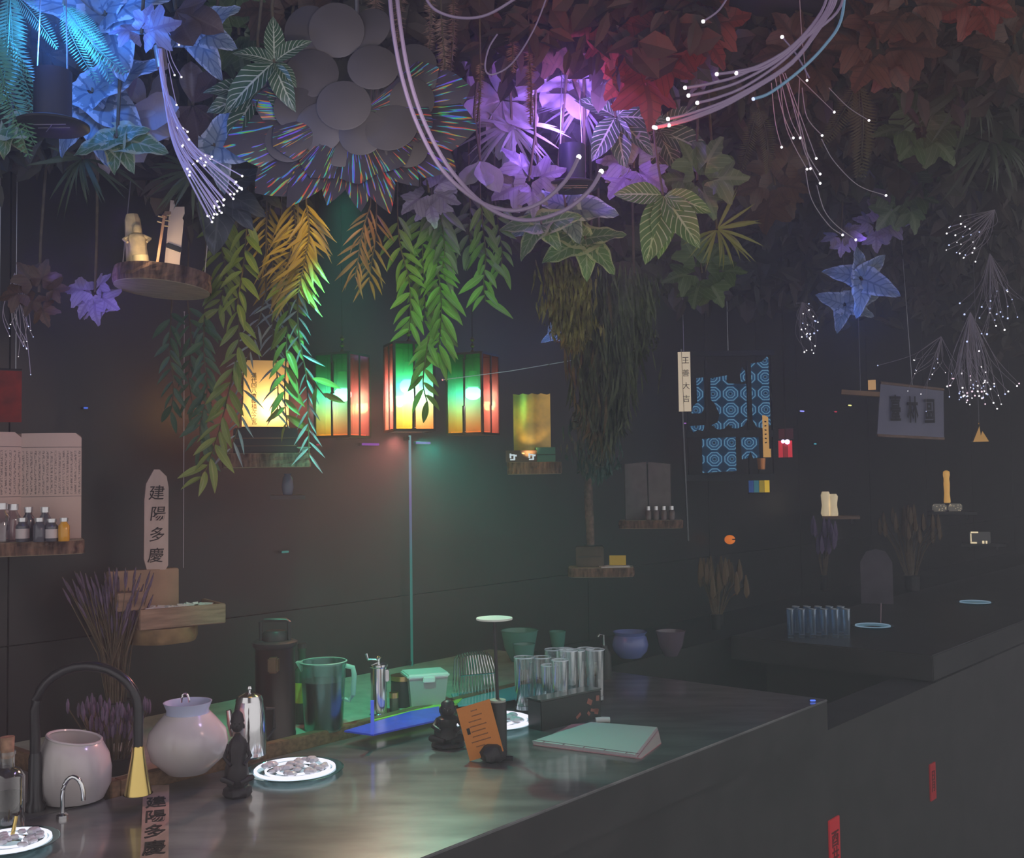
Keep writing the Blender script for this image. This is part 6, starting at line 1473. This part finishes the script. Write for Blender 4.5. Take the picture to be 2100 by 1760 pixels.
for x, zz, a, b in ((-.42, .5, .05, .7), (-.25, .95, .35, .12), (-.3, .06, .3, .14), (.15, .1, .1, .3), (.3, .12, .08, .25)): MB().box((w * x, -.0015, h * zz), (w * a, .002, h * b)).build('lit_edge', g, t, False)
bracket_shelf('dark ledge carrying the glass box with warm glints', 1975, 2060, 1115, 6.1, m_blackp)
# scroll banner
D = 5.2; c = P(1868, 897, D); t = thing('scroll_banner', 'pale hanging scroll with three large mirrored brush characters', 'banner', c)
cn = [P(1799, 893, D + .02), P(1936, 900, D + .12), P(1935, 799, D + .12), P(1806, 785, D + .02)]
bm = MB(); ff = [tuple(p - c) for p in cn]; bk_ = [tuple(p - c + Vector((0, .006, 0))) for p in cn]
bm.add(ff + bk_, [(0, 1, 2, 3), (7, 6, 5, 4), (0, 4, 5, 1), (1, 5, 6, 2), (2, 6, 7, 3), (3, 7, 4, 0)]); bm.build('paper', mat('grey scroll paper', (.26, .26, .36), .8, var=.12, scale=12), t, False)
rzb = math.atan2((cn[1] - cn[0]).y, (cn[1] - cn[0]).x)
for i, ch in enumerate('臺林區'):
    p = P(1835 + 35 * i, 842 + 3 * i, D + .045 + .026 * i) - c
    o = lettering(t, ch, M(34, D), p + Vector((0, -.012, 0)), m_black, mirror=True, name='brush_character', off=.0015); o.rotation_euler = (R(90), 0, rzb); o.scale = (.8, 1.7, 1)
for (p, q) in ((cn[0], cn[1]), (cn[3], cn[2])): MB().tube([p - c, q - c], .007, 8).build('roller', m_oak, t)
MB().tube([(cn[3] + cn[2]) / 2 - c, Vector((0, .05, 2.775 - c.z))], .0015, 4).build('cord', m_wire, t)
t, c = small('oak_beam', 'short pale beam with warm lamp left of the scroll', 'beam', 1765, 812, 5.1); w = M(75, 5.1)
MB().box((0, 0, .012), (w, .05, .022), 0, 0, R(6)).build('bar', mat('lit oak', (.5, .3, .14), .7, var=.3, scale=20), t, False)
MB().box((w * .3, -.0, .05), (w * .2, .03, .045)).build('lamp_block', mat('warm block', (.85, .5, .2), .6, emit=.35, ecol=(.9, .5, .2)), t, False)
MB().tube([(0, .02, .02), (0, .1, 2.775 - c.z)], .002, 4).build('cord', m_wire, t)
t, c = small('triangle_lamp', 'small triangular amber lamp right of the scroll', 'lamp', 2012, 906, 5.6); h = M(40, 5.6); w = M(30, 5.6)
MB().prism([(-w * .6, 0), (w * .5, 0), (w * .1, h * .55), (0, h * .3), (-w * .1, h)], -.004, .02).build('shade', mat('triangle shade', (.75, .42, .12), .6, emit=.32, ecol=(.85, .45, .12)), t, False)
MB().prism([(-w * .15, h * .9), (-w * .02, h * .9), (-w * .5, 0), (-w * .62, 0)], -.008, -.004).build('rib', m_frame, t, False)
MB().tube([(-w * .1, 0, h), (-w * .1, .1, 2.775 - c.z)], .0015, 4).build('cord', m_wire, t)
# tiny coloured lights; two glints are painted as glowing dots
for i, (px, py, wp, col, s, lab) in enumerate([(1645, 845, 16, (.3, .3, 1), 1.5, 'tiny violet blue light bar right of the lattice'), (1743, 833, 13, (.9, .85, .3), 1.5, 'tiny yellow light bar under the oak beam'), (1714, 846, 8, (.8, .05, .12), .8, 'tiny red light left of the yellow bar'), (1672, 912, 8, (.1, .55, .7), .9, 'tiny teal light right of the red lantern'), (1868, 858, 8, (.1, .55, .8), .8, 'tiny cyan light before the scroll middle'), (1930, 864, 8, (.05, .4, .6), .7, 'tiny cyan light at the right end of the scroll'), (176, 840, 8, (.1, .2, .9), .8, 'tiny blue light in the dark at left'), (760, 914, 45, (.42, .1, .8), .45, 'thin violet light bar under the left lantern'), (868, 911, 40, (.42, .1, .8), .45, 'thin violet light bar under the middle lantern'), (585, 1135, 16, (.1, .45, .4), .4, 'faint painted teal glint low on the dark panel'), (1667, 1437, 11, (.1, .2, 1), 1.3, 'small blue indicator at the end of the near counter'), (1405, 870, 6, (.45, .15, .7), .8, 'tiny violet light on the sign pole'), (652, 915, 7, (.7, .05, .1), .5, 'tiny painted red glint left of the left lantern')]):
    p = PT(px, py, WALL_T - .02); Dd = p.y
    if py == 1437: p = ST(2.862, 1.36, .93); Dd = p.y; p = PZ(1667, 1440, TOP) ; Dd = p.y
    t = thing('light_dot', lab, 'light', p, BA if py != 1437 else 0)
    w = M(wp, Dd)
    MB().box((0, 0, .004), (w, .006, max(.004, min(.007, w * .25))), bev=.001).build('lens', glow('dot %d' % i, col, s), t, False)
    MB().box((0, .008, .004), (w * 1.1, .010, max(.005, min(.008, w * .3)))).build('housing', m_blackp, t, False)
# far counter glasses and dim things
k = 0; ords = ('first', 'second', 'third', 'fourth', 'fifth', 'sixth', 'seventh', 'eighth', 'ninth', 'tenth', 'eleventh', 'twelfth')
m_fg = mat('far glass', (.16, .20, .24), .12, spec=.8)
for i in range(11):
    px = 1622 + i * 11.5; c = PZ(px, 1308 - (i % 2) * 5, TOP); r = M(8, c.y); h = M(58, c.y)
    t = thing('far_glass', 'dim tall glass in the far row, %s from the left' % ords[i], 'glass', c, 0, 'row of glasses on the far counter')
    MB().lathe([(r * .8, 0), (r, h), (r * .94, h), (r * .72, .012), (0, .012)], 16).build('tumbler', glass('far tumbler', (.8, .88, .95), (.8, .9, 1), .06, .6, .1, .5), t)
    MB().lathe([(r * .95, h - .001), (r * .98, h + .002), (r * 1.02, h - .001)], 16, close=False).build('rim', m_fg, t)
t = thing('cocktail_stick', 'thin pale stirring stick above the far dish', 'stick', PZ(1806, 1282, TOP)); MB().tube([(0, 0, .0), (.004, 0, .09)], .002, 5).build('rod', mat('pale rod', (.5, .35, .4), .4), t); MB().ball((0, 0, .004), .006, 8).build('bead', m_brass, t)
def bunch(label, px, py0, py1, wpx, D, n, m, seed):
    c = P(px, py1, D); t = thing('dried_bunch', label, 'dried flowers', c); r = random.Random(seed); H = M(py1 - py0, D); w = M(wpx, D) / 2
    for i in range(n):
        x = r.gauss(0, .4) * w; hh = H * r.uniform(.6, 1); e = Vector((x, r.uniform(-.1, .05), hh))
        MB().tube([(x * .2, 0, 0), (x * .5, 0, hh * .5), e], .003, 4).build('stem', stm, t)
        MB().lathe([(.002, 0), (.012, .02), (.010, .06), (.002, .09)], 5, e - Vector((0, 0, .05)), wob=.4).build('flower_head', m, t)
    MB().lathe([(w * .22, -M(30, D)), (w * .25, 0), (w * .2, 0)], 12).build('vase', m_blackp, t)
bunch('dim dried bunch with violet heads under the white stone', 1690, 1075, 1180, 70, 5.4, 22, mat('violet head', (.16, .11, .22), .8), 1)
bunch('dim brown dried bunch in the middle of the far wall', 1470, 1160, 1260, 110, 4.3, 26, mat('brown head', (.16, .11, .06), .8), 2)
bunch('dim dried bunch below the scroll banner', 1870, 1050, 1180, 130, 5.6, 30, MATS['brown head'], 3)
t, c = small('grey_column', 'dim rounded grey plaque standing on the far counter', 'plaque', 1800, 1262, 5.2); w = M(62, 5.2); h = M(135, 5.2)
MB().prism([(-w / 2, 0), (w / 2, 0), (w / 2, h * .8), (w * .3, h * .96), (0, h), (-w * .3, h * .96), (-w / 2, h * .8)], -.02, .02).build('slab', mat('grey slab', (.14, .12, .15), .8, var=.3, scale=14), t, False)
MB().box((0, 0, -.01), (w * 1.2, .10, .02)).build('foot', m_blackp, t, False)
t, c = small('blue_vase', 'dim small blue vase below the lamp shelf', 'vase', 590, 1015, 2.85); MB().lathe([(.012, 0), (.016, .02), (.013, .045), (.008, .052), (.010, .056)], 16).build('body', mat('dim blue vase', (.08, .13, .2), .25), t)
MB().box((0, .08, -.006), (.09, .22, .010)).build('ledge', m_blackp, t, False)
